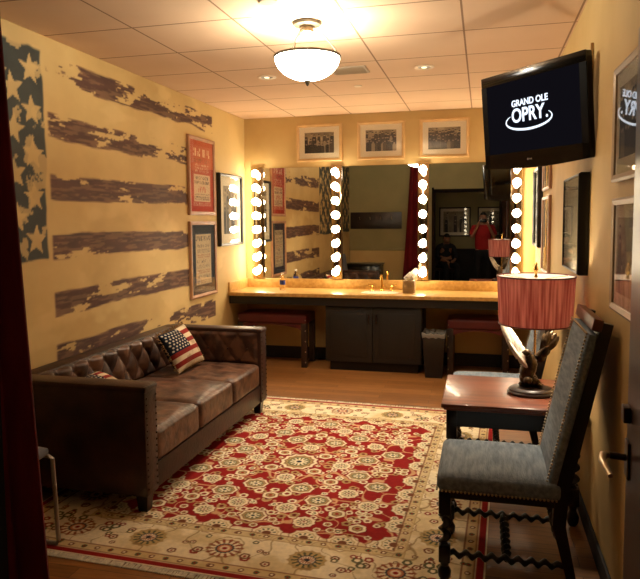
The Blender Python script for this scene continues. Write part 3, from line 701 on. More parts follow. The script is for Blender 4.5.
for s in (-1, 1): MB().lathe([(.020, 0), (.022, .008), (.013, .018), (.011, .045), (.014, .055), (.004, .065)], (s * .105, 0, 0), 14).tube([(s * .105, 0, .055), (s * .155, -.01, .075)], [.006, .004], 8).build('tap_handle', 'gold', fc)
sk = thing('sink', 'cream oval sink basin set into the counter', 'sink', (-1.06, 6.78, .826))
MB().lathe([(.19, .001), (.20, .005), (.205, .001)], (0, 0, 0), 40, 1, .72, cap=False).lathe([(.19, .001), (.17, .0016), (.001, .002)], (0, 0, 0), 40, 1, .72, cap=False).build('basin', 'mat_white', sk)

st = thing('vanity_bench', 'dark red vinyl bench with nailhead legs under the left end of the counter', 'bench', (-2.24, 6.86, 0), 0, 'red benches under the counter')
def bench(st, w, d=.40, h=.585):
    MB().cushion((0, 0, h - .055), (w, d, .11), .025, .012, 8).build('seat', 'redvinyl', st, 60)
    mb = MB(); n = 16
    poly = [(-w / 2 + .06, h - .11)] + [(-w / 2 + .06 + (w - .12) * i / n, h - .18 + .06 * math.sin(PI * i / n) ** .6) for i in range(n + 1)] + [(w / 2 - .06, h - .11)]
    mb.prism(poly, -d / 2 + .01, -d / 2 + .03); mb.build('arched_apron', 'redvinyl', st)
    for x in (-w / 2 + .035, w / 2 - .035):
        for yv in (-d / 2 + .035, d / 2 - .035):
            lg = MB().box((x, yv, (h - .1) / 2), (.062, .062, h - .1), .004).build('leg', 'darkwood', st)
            if yv < 0:
                nails(lg, [(x + (.02 if x > 0 else -.02), yv - .032, float(z)) for z in np.arange(.06, h - .05, .115)], .008)
bench(st, .80)
s2 = thing('vanity_bench', 'dark red vinyl bench under the right end of the counter, beside the bin', 'bench', (-.04, 6.86, 0), 0, 'red benches under the counter')
bench(s2, .62)
bn = thing('waste_bin', 'black waste bin with a white liner beside the sink cabinet', 'bin', (-.47, 6.62, 0))
MB().rings([[(a * .085 * k, b_ * .115 * k, z) for a, b_ in ((-1, -1), (1, -1), (1, 1), (-1, 1))] for k, z in ((1, 0), (1.3, .44), (1.24, .44), (.96, .02))]).build('bin_body', 'black', bn)
mb = MB(); r = random.Random(3); rr = []
for z, k in ((.415, 1.33), (.43, 1.36), (.452, 1.35), (.457, 1.27), (.41, 1.16)):
    ring = []
    for q in range(32):
        t = 2 * PI * q / 32; c_, s_ = math.cos(t), math.sin(t); m_ = max(abs(c_), abs(s_)); j = 1 + .03 * math.sin(q * 3.1 + z * 60)
        ring.append((c_ / m_ * .085 * k * j, s_ / m_ * .115 * k * j, z + .008 * math.sin(q * 2.3 + z * 40)))
    rr.append(ring)
mb.rings(rr, cap=False).build('bin_liner', 'greyliner', bn)

# things on the counter
bt = thing('water_bottle', 'clear plastic water bottle with a dark blue label at the left of the counter', 'bottle', (-2.17, 6.86, .826))
MB().lathe([(.030, 0), (.032, .01), (.030, .05), (.032, .06), (.032, .115), (.030, .125), (.026, .14), (.013, .165), (.012, .178)], (0, 0, 0), 20).build('bottle_body', 'water', bt)
MB().lathe([(.0325, .062), (.0325, .108)], (0, 0, 0), 20, cap=False).build('bottle_label', 'labelb', bt)
MB().lathe([(.0145, .176), (.0145, .192)], (0, 0, 0), 16).build('bottle_cap', 'white', bt)
tx = thing('tissue_box', 'tan cube tissue box with a white tissue puffed out on the counter', 'tissue box', (-.755, 6.84, .826))
MB().lo(-.062, .062, -.062, .062, 0, .13, .004).build('carton', 'boxtan', tx)
mb = MB(); r = random.Random(8); rings = []
for i in range(8):
    t = i / 7; rings.append([(( .014 + .055 * math.sin(PI * min(1, t * .95 + .08)) * (1 + .35 * math.sin(q * 2.1 + i * 1.3))) * math.cos(2 * PI * q / 16) * .72 + .008 * t, (.012 + .035 * math.sin(PI * min(1, t + .05))) * math.sin(2 * PI * q / 16) * (1 + .3 * math.sin(q * 3 + i)), .128 + .085 * t + .010 * math.sin(q * 2.7 + i)) for q in range(16)])
mb.rings(rings).build('tissue', 'tissue', tx, 60)

# ------------------------------------------------------------------ MIRROR + BULB STRIPS
mr = thing('wall_mirror', 'wide frameless mirror filling the wall above the counter', 'mirror', (-1.1, YB - .001, .934))
MB().lo(-1.51, 1.50, -.008, 0, 0, 1.27, .001).build('mirror_glass', 'mirror', mr, 0)
M['bulb'] = emissive('frosted_bulb', (1, .85, .60), 40.0)
def strip(x, label, first=None):
    if first: return dup(first, (x, YB - .010, .94), None, label)
    s_ = thing('vanity_light_strip', label, 'light', (x, YB - .010, .94), 0, 'bulb strips on the mirror')
    MB().lo(-.058, .058, -.035, 0, 0, 1.275, .004).build('mount_plate', 'plate', s_)
    b0 = None
    for k in range(8):
        z = 1.022 - .94 + k * .1595
        if b0 is None:
            b0 = MB().ball((0, 0, 0), .043, (1, 1, 1), 20).build('bulb', 'bulb', s_)
            sk_ = MB().cyl((0, .062, 0), (0, .035, 0), .024, .020, 16).build('bulb_socket', 'chrome', b0)
            b0.location = (0, -.098, z)
        else:
            b = dup(b0, (0, -.098, z))
    return s_
s0 = strip(-2.535, 'vertical bulb strip at the left end of the mirror')
strip(-1.60, 'second vertical bulb strip from the left, on the mirror', s0)
strip(-.633, 'vertical bulb strip on the mirror above the tissue box', s0)
strip(.335, 'vertical bulb strip at the right end, partly behind the television', s0)

# ------------------------------------------------------------------ FRAMED PICTURES  (local: faces -y, hangs from z=0 up)
def glyphs(C, u, v, x0, x1, z0, z1, rows, color, seed, dens=.62):
    r = np.random.RandomState(seed); H = (z1 - z0) / rows
    for k in range(rows):
        a, b_ = z0 + k * H + H * .14, z0 + (k + 1) * H - H * .14; ncell = max(4, int((x1 - x0) / (H * .55)))
        pat = r.rand(ncell * 3) < dens; pat[2::3] = False; wgt = r.rand(ncell * 3, 3) < .7
        i = np.clip(((u - x0) / (x1 - x0) * ncell * 3).astype(int), 0, ncell * 3 - 1); j = np.clip(((v - a) / (b_ - a) * 3).astype(int), 0, 2)
        C = mixc(C, color, (pat[i] & wgt[i, j] & (u > x0) & (u < x1) & (v > a) & (v < b_)) * .85)
    return C
def poster(kind, seed):
    nv, nu = 240, 100; v, u = np.meshgrid(np.linspace(0, 1, nv), np.linspace(0, 1, nu), indexing='ij')
    if kind == 'red':
        C = np.zeros((nv, nu, 3)) + np.array((190, 78, 50), float); ink = (238, 214, 176)
        C = glyphs(C, u, v, .05, .95, .80, .98, 1, ink, seed, .85); C = glyphs(C, u, v, .10, .90, .72, .79, 2, (90, 60, 40), seed + 1); C = glyphs(C, u, v, .15, .85, .56, .71, 3, ink, seed + 2)
        box = (u > .08) & (u < .92) & (v > .08) & (v < .53); C = mixc(C, (222, 200, 158), box * .9)
        C = glyphs(C, u, v, .12, .88, .36, .51, 2, (70, 50, 40), seed + 3, .8); C = glyphs(C, u, v, .3, .7, .22, .35, 1, (190, 60, 40), seed + 4, .95); C = glyphs(C, u, v, .12, .88, .10, .22, 3, (70, 50, 40), seed + 5, .8)
        C = glyphs(C, u, v, .05, .95, .01, .07, 2, ink, seed + 6)
    elif kind == 'navy':
        C = np.zeros((nv, nu, 3)) + np.array((206, 186, 148), float)
        C = glyphs(C, u, v, .06, .94, .84, .97, 1, (60, 60, 66), seed, .8)
        for k in range(7): C = glyphs(C, u, v, .10, .90, .12 + k * .10, .20 + k * .10, 1 + k % 3, [(70, 74, 84), (150, 66, 48), (96, 100, 104)][k % 3], seed + k)
        C = glyphs(C, u, v, .06, .94, .02, .10, 2, (60, 60, 66), seed + 9)
        C = mixc(C, (96, 100, 104), ((u < .03) | (u > .97) | (v < .015) | (v > .985)) * 1.0)
    return C
def photo(seed, nu=120, nv=90, people=9, dark=1.0):
    v, u = np.meshgrid(np.linspace(0, 1, nv), np.linspace(0, 1, nu), indexing='ij'); r = random.Random(seed)
    C = np.zeros((nv, nu, 3)) + np.array((176, 158, 122), float); C = mixc(C, (92, 78, 58), fbm(u * 4, v * 4, seed, 4))
    C = mixc(C, (200, 182, 146), sstep(fbm(u * 3, v * 3, seed + 3, 3), .5, .7) * .6)
    for row in range(3):
        for k in range(people):
            x = (k + r.uniform(.2, .8)) / people; top = .88 - row * .2 + r.uniform(-.08, .06); w_ = r.uniform(.05, .08); t = r.choice([24, 32, 44, 70, 150]) * dark
            C = mixc(C, (t, t * .88, t * .7), (np.hypot((u - x) / w_, np.clip(v - (top - .16), 0, 9) / .10) < 1) * .95)
            C = mixc(C, (186 - 10 * row, 164 - 10 * row, 128), (np.hypot((u - x) / .028, (v - (top - .03)) / .045) < 1) * .9); C = mixc(C, (36, 28, 22), (np.hypot((u - x) / .03, (v - top + .0) / .03) < 1) * .9)
    return C
def picture(label, loc, rz, w, h, fw, dep, fm, mm_, mw, art, name='framed_picture', group=None, inner=None, z_off=0, artglossy=True, inset=.42):
    p = thing(name, label, 'picture', loc, rz, group)
    mb = MB()
    def bar(pts): mb.rings([[(x, y, z) for x, y, z in q] for q in pts])
    for (ax, az, bx, bz) in ((0, 0, 1, 0), (1, 0, 1, 1), (1, 1, 0, 1), (0, 1, 0, 0)):
        P = lambda x, z, i: ((x - .5) * (w - 2 * i), (z - .5) * (h - 2 * i) + h / 2)
        def ring(x, z):
            a0, a1 = P(x, z, 0); b0, b1 = P(x, z, fw * .35); c0, c1 = P(x, z, fw)
            return [(a0, 0, a1), (a0, -dep * .8, a1), (b0, -dep, b1), (c0, -dep * .75, c1), (c0, 0, c1)]
        mb.rings([ring(ax, az), ring(bx, bz)])
    bmesh.ops.remove_doubles(mb.b, verts=mb.b.verts, dist=1e-5)
    mb.build('frame', fm, p)
    MB().lo(-w / 2 + fw * .7, w / 2 - fw * .7, -dep * inset, -.002, fw * .7, h - fw * .7).build('mat_board', mm_, p, 0)
    iw, ih = w - 2 * fw - 2 * mw, h - 2 * fw - 2 * mw
    sheet('print', art, lambda U, V: ((U - .5) * iw, U * 0 - dep * inset - .0012, fw + mw + V * ih), 'print', p)
    MB().lo(-w / 2 + fw * .8, w / 2 - fw * .8, -dep * (inset + .14), -dep * (inset + .14) + .0015, fw * .8, h - fw * .8).build('glass_pane', 'glass', p, 0)
    return p
L90, R90 = PI / 2, -PI / 2
gL = 'framed posters on the left wall'
picture('tall framed red letterpress poster, upper of the two beside the flag', (XL + .002, 5.91, 1.66), L90, .61, .755, .035, .03, 'pinkwood', 'mat_red', .05, poster('red', 4), group=gL)
picture('tall framed cream poster with a dark navy mat, hung under the red one', (XL + .002, 5.91, .855), L90, .61, .745, .035, .03, 'pinkwood', 'mat_navy', .085, poster('navy', 14), group=gL)
picture('black-framed photograph with a wide white mat beside the left bulb strip', (XL + .002, 6.62, 1.335), L90, .655, .77, .028, .045, 'blackmatte', 'mat_white', .10, photo(5, 90, 110, 4), group=gL)
gB = 'oak-framed photographs above the mirror'
for x, lb, sd in ((-1.80, 'oak-framed black and white group photograph, leftmost above the mirror', 21), (-1.10, 'oak-framed black and white crowd photograph, middle one above the mirror', 33), (-.415, 'oak-framed dark group photograph, rightmost above the mirror, beside the television', 47)):
    picture(lb, (x, YB - .002, 2.262), 0, .53, .42, .035, .025, 'oak', 'mat_white', .06, photo(sd, people=7 if sd == 21 else 10, dark=.8 if sd == 47 else 1), group=gB)
TVR = .02
gR = 'framed pictures on the right wall'
picture('thick black-framed print on the right wall below the television', (XR - .002, 3.935, 1.30), R90, .66, .54, .022, .055, 'blackmatte', 'mat_white', .05, inset=.82, art=glyphs(np.zeros((120, 140, 3)) + np.array((206, 190, 150), float), *np.meshgrid(np.linspace(0, 1, 140), np.linspace(0, 1, 120)), .1, .9, .1, .9, 14, (150, 130, 96), 8), group=gR)
picture('pewter-framed picture on the right wall reflecting the television', (XR - .002, 2.60, 1.745), R90 + TVR, .58, .455, .028, .022, 'silverwood', 'mat_white', .06, photo(61, dark=.7), group=gR)
picture('pewter-framed picture on the right wall just above the nearest chair', (XR - .002, 2.60, 1.225), R90, .58, .455, .028, .022, 'silverwood', 'mat_white', .05, photo(72, people=2, dark=3.0), group=gR)
picture('framed picture on the right wall beside the mirror, upper of the pair', (XR - .002, 5.85, 1.845), R90, .62, .42, .025, .025, 'pinkwood', 'mat_white', .06, photo(81), group=gR)
picture('framed picture on the right wall beside the mirror, lower of the pair', (XR - .002, 5.85, 1.13), R90, .62, .66, .025, .025, 'pinkwood', 'mat_white', .07, photo(83), group=gR)
picture('narrow black-framed picture on the right wall nearest the mirror', (XR - .002, 6.62, 1.33), R90, .60, .76, .028, .05, 'blackmatte', 'mat_white', .09, photo(87), group=gR)
gH = 'black-framed photographs in the hall'
picture('black-framed photograph in the mirror, hung in the hall above the seated person', (-.66, -1.598, 1.19), PI, .74, .70, .03, .03, 'blackmatte', 'mat_white', .07, photo(91, people=3), group=gH)
picture('black-framed photograph in the mirror, partly behind the standing person in red', (.20, -1.598, 1.19), PI, .66, .70, .03, .03, 'blackmatte', 'mat_white', .07, photo(95, people=3), group=gH)

# ------------------------------------------------------------------ TELEVISION
tvc = Vector((.245, 3.718, 2.159)); n_ = Vector((-.75, -.656, -.089)); r_ = Vector((.658, -.753, 0)).normalized(); u_ = n_.cross(r_).normalized()
if u_.z < 0: u_ = -u_
tv = thing('television', 'flat black television on a swivel bracket, showing a white logo on navy', 'television')
tv.matrix_world = Matrix(((r_.x, -n_.x, u_.x, tvc.x), (r_.y, -n_.y, u_.y, tvc.y), (r_.z, -n_.z, u_.z, tvc.z), (0, 0, 0, 1)))   # local x right, y into the set, z up
mb = MB().lo(-.380, .372, .004, .050, -.262, .262, .010); mb.lo(-.30, .22, .045, .090, -.20, .20, .02); mb.build('casing', 'black', tv)
MB().lo(-.380, .372, 0, .008, .205, .262, .003).build('top_bezel', 'gloss', tv); mb = MB(); MB().lo(-.380, -.338, 0, .008, -.262, .206).build('side_bezel', 'blackframe', tv); MB().lo(.330, .372, 0, .008, -.262, .206).build('side_bezel', 'blackframe', tv)
poly = [(-.380, -.262)] + [(-.380 + .752 * i / 16, -.262 - .018 * math.sin(PI * i / 16)) for i in range(17)] + [(.372, -.185), (-.380, -.185)]
mb.prism(poly[1:], 0, .008); mb.build('bottom_bezel', 'gloss', tv)
MB().lo(-.339, .331, .001, .006, -.187, .206).build('screen', 'screen', tv, 0)
def text(body, size, x, z, ex=.0006, spread=None, bold=0, scx=1.0):
    cu = bpy.data.curves.new(body, 'FONT'); cu.body = body; cu.size = size; cu.extrude = ex; cu.align_x = 'CENTER'; cu.offset = bold
    if spread: cu.space_character = spread
    o = bpy.data.objects.new('tmp', cu); COL.objects.link(o); dg = bpy.context.evaluated_depsgraph_get(); me = bpy.data.meshes.new_from_object(o.evaluated_get(dg)); bpy.data.objects.remove(o)
    for v in me.vertices: v.co = Vector((v.co.x * scx + x, -v.co.z - .0005, v.co.y + z))
    return me
def scr(me, name):
    me.materials.clear(); me.materials.append(M['logo']); o = bpy.data.objects.new(name, me); COL.objects.link(o); o.parent = scrn; return o
scrn = [o for o in kids(tv) if o.name.startswith('screen')][0]
scr(text('GRAND OLE', .048, -.010, .064, bold=.0014, scx=.98), 'screen_lettering')
scr(text('OPRY', .105, -.026, -.022, bold=.0024, scx=.90), 'screen_lettering')
mb = MB().ball((.112, -.001, -.017), .008, (1, .2, 1), 10)
def sw(t):
    x = -.022 + .168 * math.cos(t); z = -.018 + .050 * math.sin(t); return Vector((x, -.001, z))
a0, a1 = math.radians(142), math.radians(390); ring = []
for i in range(61):
    t = a0 + (a1 - a0) * i / 60; p = sw(t); w_ = .0012 + .0052 * math.sin(PI * i / 60) ** .8; nn = Vector((math.cos(t), 0, math.sin(t) * 2)).normalized()
    ring.append([p - nn * w_ + Vector((0, -.0005, 0)), p + nn * w_ + Vector((0, -.0005, 0)), p + nn * w_ + Vector((0, .0008, 0)), p - nn * w_ + Vector((0, .0008, 0))])
mb.rings(ring); o = mb.build('logo_swoosh', 'logo', scrn, 0)
MB().ball((-.038, -.0005, -.231), .006, (1, .2, 1), 10).box((-.018, -.0005, -.231), (.018, .001, .007)).build('bezel_emblem', 'chrome', tv)
# bracket back to the wall, as a part of the set
iv = tv.matrix_world.inverted()
P = lambda p: tuple(iv @ Vector(p))
MB().tube([P((.33, 3.80, 2.16)), P((.40, 3.95, 2.16)), P((XR - .05, 4.02, 2.16))], .022, 10).tube([P((XR - .032, 4.02, 2.16 + .14)), P((XR - .032, 4.02, 2.16 - .14))], .018, 8).build('wall_bracket', 'blackmatte', tv)
cc = thing('cable_cover', 'pale plastic cable cover on the wall behind the television', 'cable cover', (XR - .001, 3.60, 2.02))
MB().lo(-.016, 0, -.012, .012, 0, .47, .003).build('cover', 'oak', cc)

# ------------------------------------------------------------------ CEILING FITTINGS
cl = thing('ceiling_light', 'semi-flush ceiling light with a frosted glass bowl and bronze rim', 'light', (-1.03, 3.80, ZC)); 
def emat_bowl():
    m = emissive('lit_frosted_glass', (1, .93, .80), 16.0); return m
M['bowl'] = emat_bowl()
MB().lathe([(.001, 0), (.085, 0), (.09, -.008), (.082, -.02), (.045, -.026)], (0, 0, 0), 32, cap=False).build('canopy', 'rimbronze', cl)
MB().lathe([(.001, -.024), (.040, -.026), (.040, -.060), (.028, -.066), (.001, -.068)], (0, 0, 0), 24).build('stem', 'rimbronze', cl)
R = .195
outer = [(R * math.cos(a), -.205 - .135 * math.sin(a)) for a in np.linspace(0, PI / 2 - .05, 12)]; inner = [(r_2 - .004 if r_2 > .02 else r_2, z + .005) for r_2, z in outer[::-1]]
b = MB().lathe(outer + inner, (0, 0, 0), 48, cap=False); bo = b.build('glass_bowl', 'bowl', cl, 60)
MB().tube([(R * math.cos(2 * PI * k / 48), R * math.sin(2 * PI * k / 48), -.202) for k in range(48)], .008, 8, closed=True).build('rim', 'rimbronze', cl)
MB().lathe([(.016, 0), (.020, -.008), (.012, -.018), (.008, -.03), (.001, -.036)], (0, 0, -.338), 14).build('finial', 'rimbronze', cl)
for k in range(3):
    a = k * 2.094 + .4; MB().tube([(.04 * math.cos(a), .04 * math.sin(a), -.045), (.10 * math.cos(a), .10 * math.sin(a), -.07), (.17 * math.cos(a), .17 * math.sin(a), -.15), (R * math.cos(a), R * math.sin(a), -.202)], .005, 8).build('support_arm', 'rimbronze', cl)
for i, (x, y_, lb) in enumerate(((-1.735, 5.13, 'small recessed ceiling downlight to the left of the vent'), (-.455, 5.13, 'small recessed ceiling downlight to the right of the vent'))):
    d = thing('recessed_light', lb, 'light', (x, y_, ZC), 0, 'recessed downlights')
    MB().lathe([(.075, 0), (.078, -.004), (.070, -.008), (.050, -.004), (.050, 0)], (0, 0, 0), 28, cap=False).build('trim_ring', 'ceilwhite', d)
    M['can'] = M.get('can') or emissive('dim_halogen', (1, .75, .45), 2.0)
    MB().lathe([(.050, -.0015), (.001, -.002)], (0, 0, 0), 28, cap=False).build('lens', 'rimbronze', d)
    MB().ball((0, 0, -.004), .022, (1, 1, .3), 10).build('lamp', 'can', d)
v = thing('ceiling_vent', 'small slotted metal air vent in the ceiling behind the light', 'vent', (-1.03, 5.06, ZC))
MB().lo(-.145, .145, -.115, -.095, -.008, 0, .002).lo(-.145, .145, .095, .115, -.008, 0, .002).lo(-.145, -.125, -.095, .095, -.008, 0, .002).lo(.125, .145, -.095, .095, -.008, 0, .002).build('frame', 'vent', v)
MB().lo(-.125, .125, -.095, .095, -.002, 0).build('backing', 'blackmatte', v)
for k in range(6): MB().box((0, -.080 + k * .032, -.009), (.25, .020, .003), rot=(-.5, 0, 0)).build('slat', 'vent', v)
sd_ = thing('smoke_detector', 'round bronze-ringed fitting on the ceiling above the bowl light, cut by the frame', 'smoke detector', (-1.11, 3.33, ZC)); MB().lathe([(.001, -.03), (.05, -.03), (.062, -.02), (.066, 0)], (0, 0, 0), 28, cap=False).build('cover', 'ceilwhite', sd_); MB().lathe([(.064, 0), (.072, -.004), (.072, 0)], (0, 0, 0), 28, cap=False).build('ring', 'rimbronze', sd_)
d = thing('sprinkler_head', 'tiny sprinkler cover plate in the ceiling beyond the vent', 'sprinkler', (-1.08, 5.68, ZC)); MB().lathe([(.001, 0), (.035, 0), (.033, -.006), (.012, -.008), (.001, -.009)], (0, 0, 0), 20).build('cover_plate', 'ceilwhite', d)

# ------------------------------------------------------------------ CURTAIN, STACKING CHAIR
cu = thing('curtain', 'dark red velvet curtain bunched at the left edge near the doorway', 'curtain', (-1.30, 1.40, 0))
mb = MB(); rings = []
for i in range(24):
    t = i / 23; z = 2.70 - t * 2.64
    wdt = .085 + .13 * t ** 1.2; cxx = -.005 - .02 * t; ring = []
    for q in range(72):
        a = 2 * PI * q / 72; f = 1 + .16 * math.sin(a * 9 + .6 * t) + .05 * math.sin(a * 4 + t * 2)
        ring.append((cxx + wdt * math.cos(a) * f, .085 * (1 + .35 * t) * math.sin(a) * f, z))
    rings.append(ring)
mb.rings(rings).build('drape', 'curtain', cu, 70)
MB().cyl((-.22, 0, ZC - .05), (.16, 0, ZC - .05), .014).lo(-.22, -.19, -.02, .02, ZC - .06, ZC - .001).lo(.13, .16, -.02, .02, ZC - .06, ZC - .001).build('rod', 'handle', cu)
for k in range(6): MB().tube([(-.11 + k * .04 + 0 * t, .02 * math.cos(t), ZC - .055 + .026 * math.sin(t)) for t in np.linspace(0, 2 * PI, 13)[:-1]], .003, 6, closed=True).build('ring', 'handle', cu)
g = thing('stacking_chair', 'grey-blue padded chair with a steel sled frame at the left, behind the curtain', 'chair', (-2.275, 2.435, .009))
# faces +x
MB().cushion((0, 0, .475), (.46, .46, .05), .022, .012, 8).build('seat', 'grey_vinyl', g, 60)
MB().cushion((-.255, 0, .78), (.035, .44, .36), .016, 0, 8, rot=(0, -.15, 0)).build('backrest', 'grey_vinyl', g, 60)
for s in (-1, 1):
    y_ = s * .222
    MB().tube([(-.285, y_, .95), (-.235, y_, .60), (-.215, y_, .45), (-.235, y_, .03), (-.225, y_, .012), (.25, y_, .012), (.262, y_, .03), (.245, y_, .44), (.22, y_, .452), (-.2, y_, .452)], .011, 10).build('sled_frame', 'chrome', g)

# front wall things, seen in the mirror
hk = thing('coat_rack', 'long dark wooden board with coat hooks, seen in the mirror', 'coat rack', (-2.14, YD + .001, 1.42))
MB().lo(-.53, .53, 0, .022, 0, .34, .004).build('board', 'darkwood', hk)
for x in (-.33, -.11, .11, .33): MB().tube([(x, .02, .20), (x, .05, .19), (x, .085, .20), (x, .09, .23)], [.01, .007, .006, .008], 8).ball((x, .09, .235), .012).build('hook', 'brass', hk)
bx = thing('mini_fridge', 'black low cabinet against the wall behind, seen in the mirror', 'cabinet', (-2.32, YD + .27, 0))
MB().lo(-.34, .34, -.23, .20, .02, .70, .01).build('body', 'black', bx)
MB().lo(-.33, .33, .20, .235, .05, .69, .008).build('door', 'gloss', bx)
MB().lo(-.36, .36, -.24, .25, .70, .725, .004).build('top', 'blackwood', bx)
MB().tube([(.29, .235, .35), (.29, .26, .36), (.29, .26, .58), (.29, .235, .59)], .007, 8).build('handle', 'chrome', bx)

# ------------------------------------------------------------------ PEOPLE (hall, seen in the mirror)
def skin(name, J, E, m, parent, root=0, sub=2):
    me = bpy.data.meshes.new(name); me.from_pydata([j[0] for j in J], E, []); me.update()
    o = bpy.data.objects.new(name, me); COL.objects.link(o); o.parent = parent; me.materials.append(M[m])
    md = o.modifiers.new('Skin', 'SKIN'); md.use_smooth_shade = True
    for i, j in enumerate(J):
        r = j[1]; me.skin_vertices[0].data[i].radius = (r, r) if not isinstance(r, tuple) else r
        me.skin_vertices[0].data[i].use_root = (i == root)
    s_ = o.modifiers.new('Sub', 'SUBSURF'); s_.levels = sub; s_.render_levels = sub
    return o
def apply_mods(o):
    dg = bpy.context.evaluated_depsgraph_get(); me = bpy.data.meshes.new_from_object(o.evaluated_get(dg)); o.modifiers.clear(); o.data = me; return o
def head_mesh(c, yaw=0, tilt=0):
    """skull, jaw, nose, ears, lips, brow around centre c; face looks along +y before turning"""
    mb = MB(); q = bmesh.ops.create_uvsphere(mb.b, u_segments=28, v_segments=20, radius=1); 
    for v in q['verts']:
        x, y, z = v.co; X = x * .075; Y = y * .095; Z = z * .115
        if z < 0: X *= 1 - .28 * z * z; Y *= 1 - .18 * z * z; Y += .012 * (-z) 
        if y > .6 and -.35 < z < .12: Y += .004
        for sx in (-1, 1):                                   # eye sockets
            d = math.hypot(x - sx * .38, z - .05)
            if y > 0 and d < .3: Y -= .010 * (1 - d / .3)
        d = math.hypot(x / .22, (z + .17) / .30)
        if y > 0 and d < 1: Y += .022 * (1 - d)
        d = math.hypot(x / .36, (z + .52) / .12)
        if y > 0 and d < 1: Y += .005 * (1 - d)
        v.co = Vector((X, Y, Z))
    for s in (-1, 1): mb.ball((s * .078, -.005, -.005), .022, (.35, .7, 1.25), 10)
    for v in mb.b.verts: v.co = Matrix.Rotation(yaw, 3, 'Z') @ Matrix.Rotation(tilt, 3, 'X') @ v.co + Vector(c)
    return mb
def face_bits(parent, c, yaw, tilt):
    Rm = Matrix.Rotation(yaw, 3, 'Z') @ Matrix.Rotation(tilt, 3, 'X')
    for s in (-1, 1):
        p = Rm @ Vector((s * .029, .081, .006)) + Vector(c); MB().ball(tuple(p), .0125, (1, 1, .7), 10).build('eye', 'white', parent)
        p = Rm @ Vector((s * .029, .092, .006)) + Vector(c); MB().ball(tuple(p), .006, (1, .5, 1), 8).build('iris', 'hair', parent)
    p = Rm @ Vector((0, .086, -.060)) + Vector(c); MB().ball(tuple(p), .022, (1, .3, .28), 10, (0, 0, yaw)).build('lips', 'redvinyl', parent)
def hair_mesh(c, yaw, tilt, long=0):
    mb = MB(); q = bmesh.ops.create_uvsphere(mb.b, u_segments=28, v_segments=18, radius=1); dele = []
    for v in q['verts']:
        x, y, z = v.co
        if (y > .35 and z < .42) or z < (-.45 if y < 0 else -.02): dele.append(v)
        v.co = Vector((x * .084, y * .103 - .006, z * .122 + .008)) * (1 + .015 * math.sin(x * 23) * math.sin(y * 17 + z * 13))
    bmesh.ops.delete(mb.b, geom=dele, context='VERTS')
    for v in mb.b.verts: v.co = Matrix.Rotation(yaw, 3, 'Z') @ Matrix.Rotation(tilt, 3, 'X') @ v.co + Vector(c)
    return mb
def hand(J, E, wrist, wi, d, palm_n, side, curl=.6, thumb=1):
    """palm and five fingers as chains grown out of the wrist vertex wi; d: finger direction, palm_n: curls towards it, side: towards the thumb"""
    d, palm_n, side = Vector(d).normalized(), Vector(palm_n).normalized(), Vector(side).normalized()
    w = Vector(wrist); J.append((w + d * .045, (.022, .016))); pi_ = len(J) - 1; E.append((wi, pi_))
    for k, L_ in enumerate((.068, .077, .072, .058)):
        b = w + d * .085 + side * (.030 - .020 * k); J.append((b, .0095)); i0 = len(J) - 1; E.append((pi_, i0)); p = b; ang_ = .15
        for s_ in range(3):
            ang_ += curl; dd = (d * math.cos(ang_) + palm_n * math.sin(ang_)); p = p + dd * L_ * (.42, .32, .26)[s_]; J.append((p, (.0088, .0080, .0068)[s_])); E.append((len(J) - 2, len(J) - 1))
    b = w + d * .028 + side * .030; J.append((b, .012)); E.append((pi_, len(J) - 1)); p = b
    for s_ in range(2): p = p + (d * .6 + side * (.6 - .5 * s_) + palm_n * .5).normalized() * .034; J.append((p, (.0105, .009)[s_])); E.append((len(J) - 2, len(J) - 1))
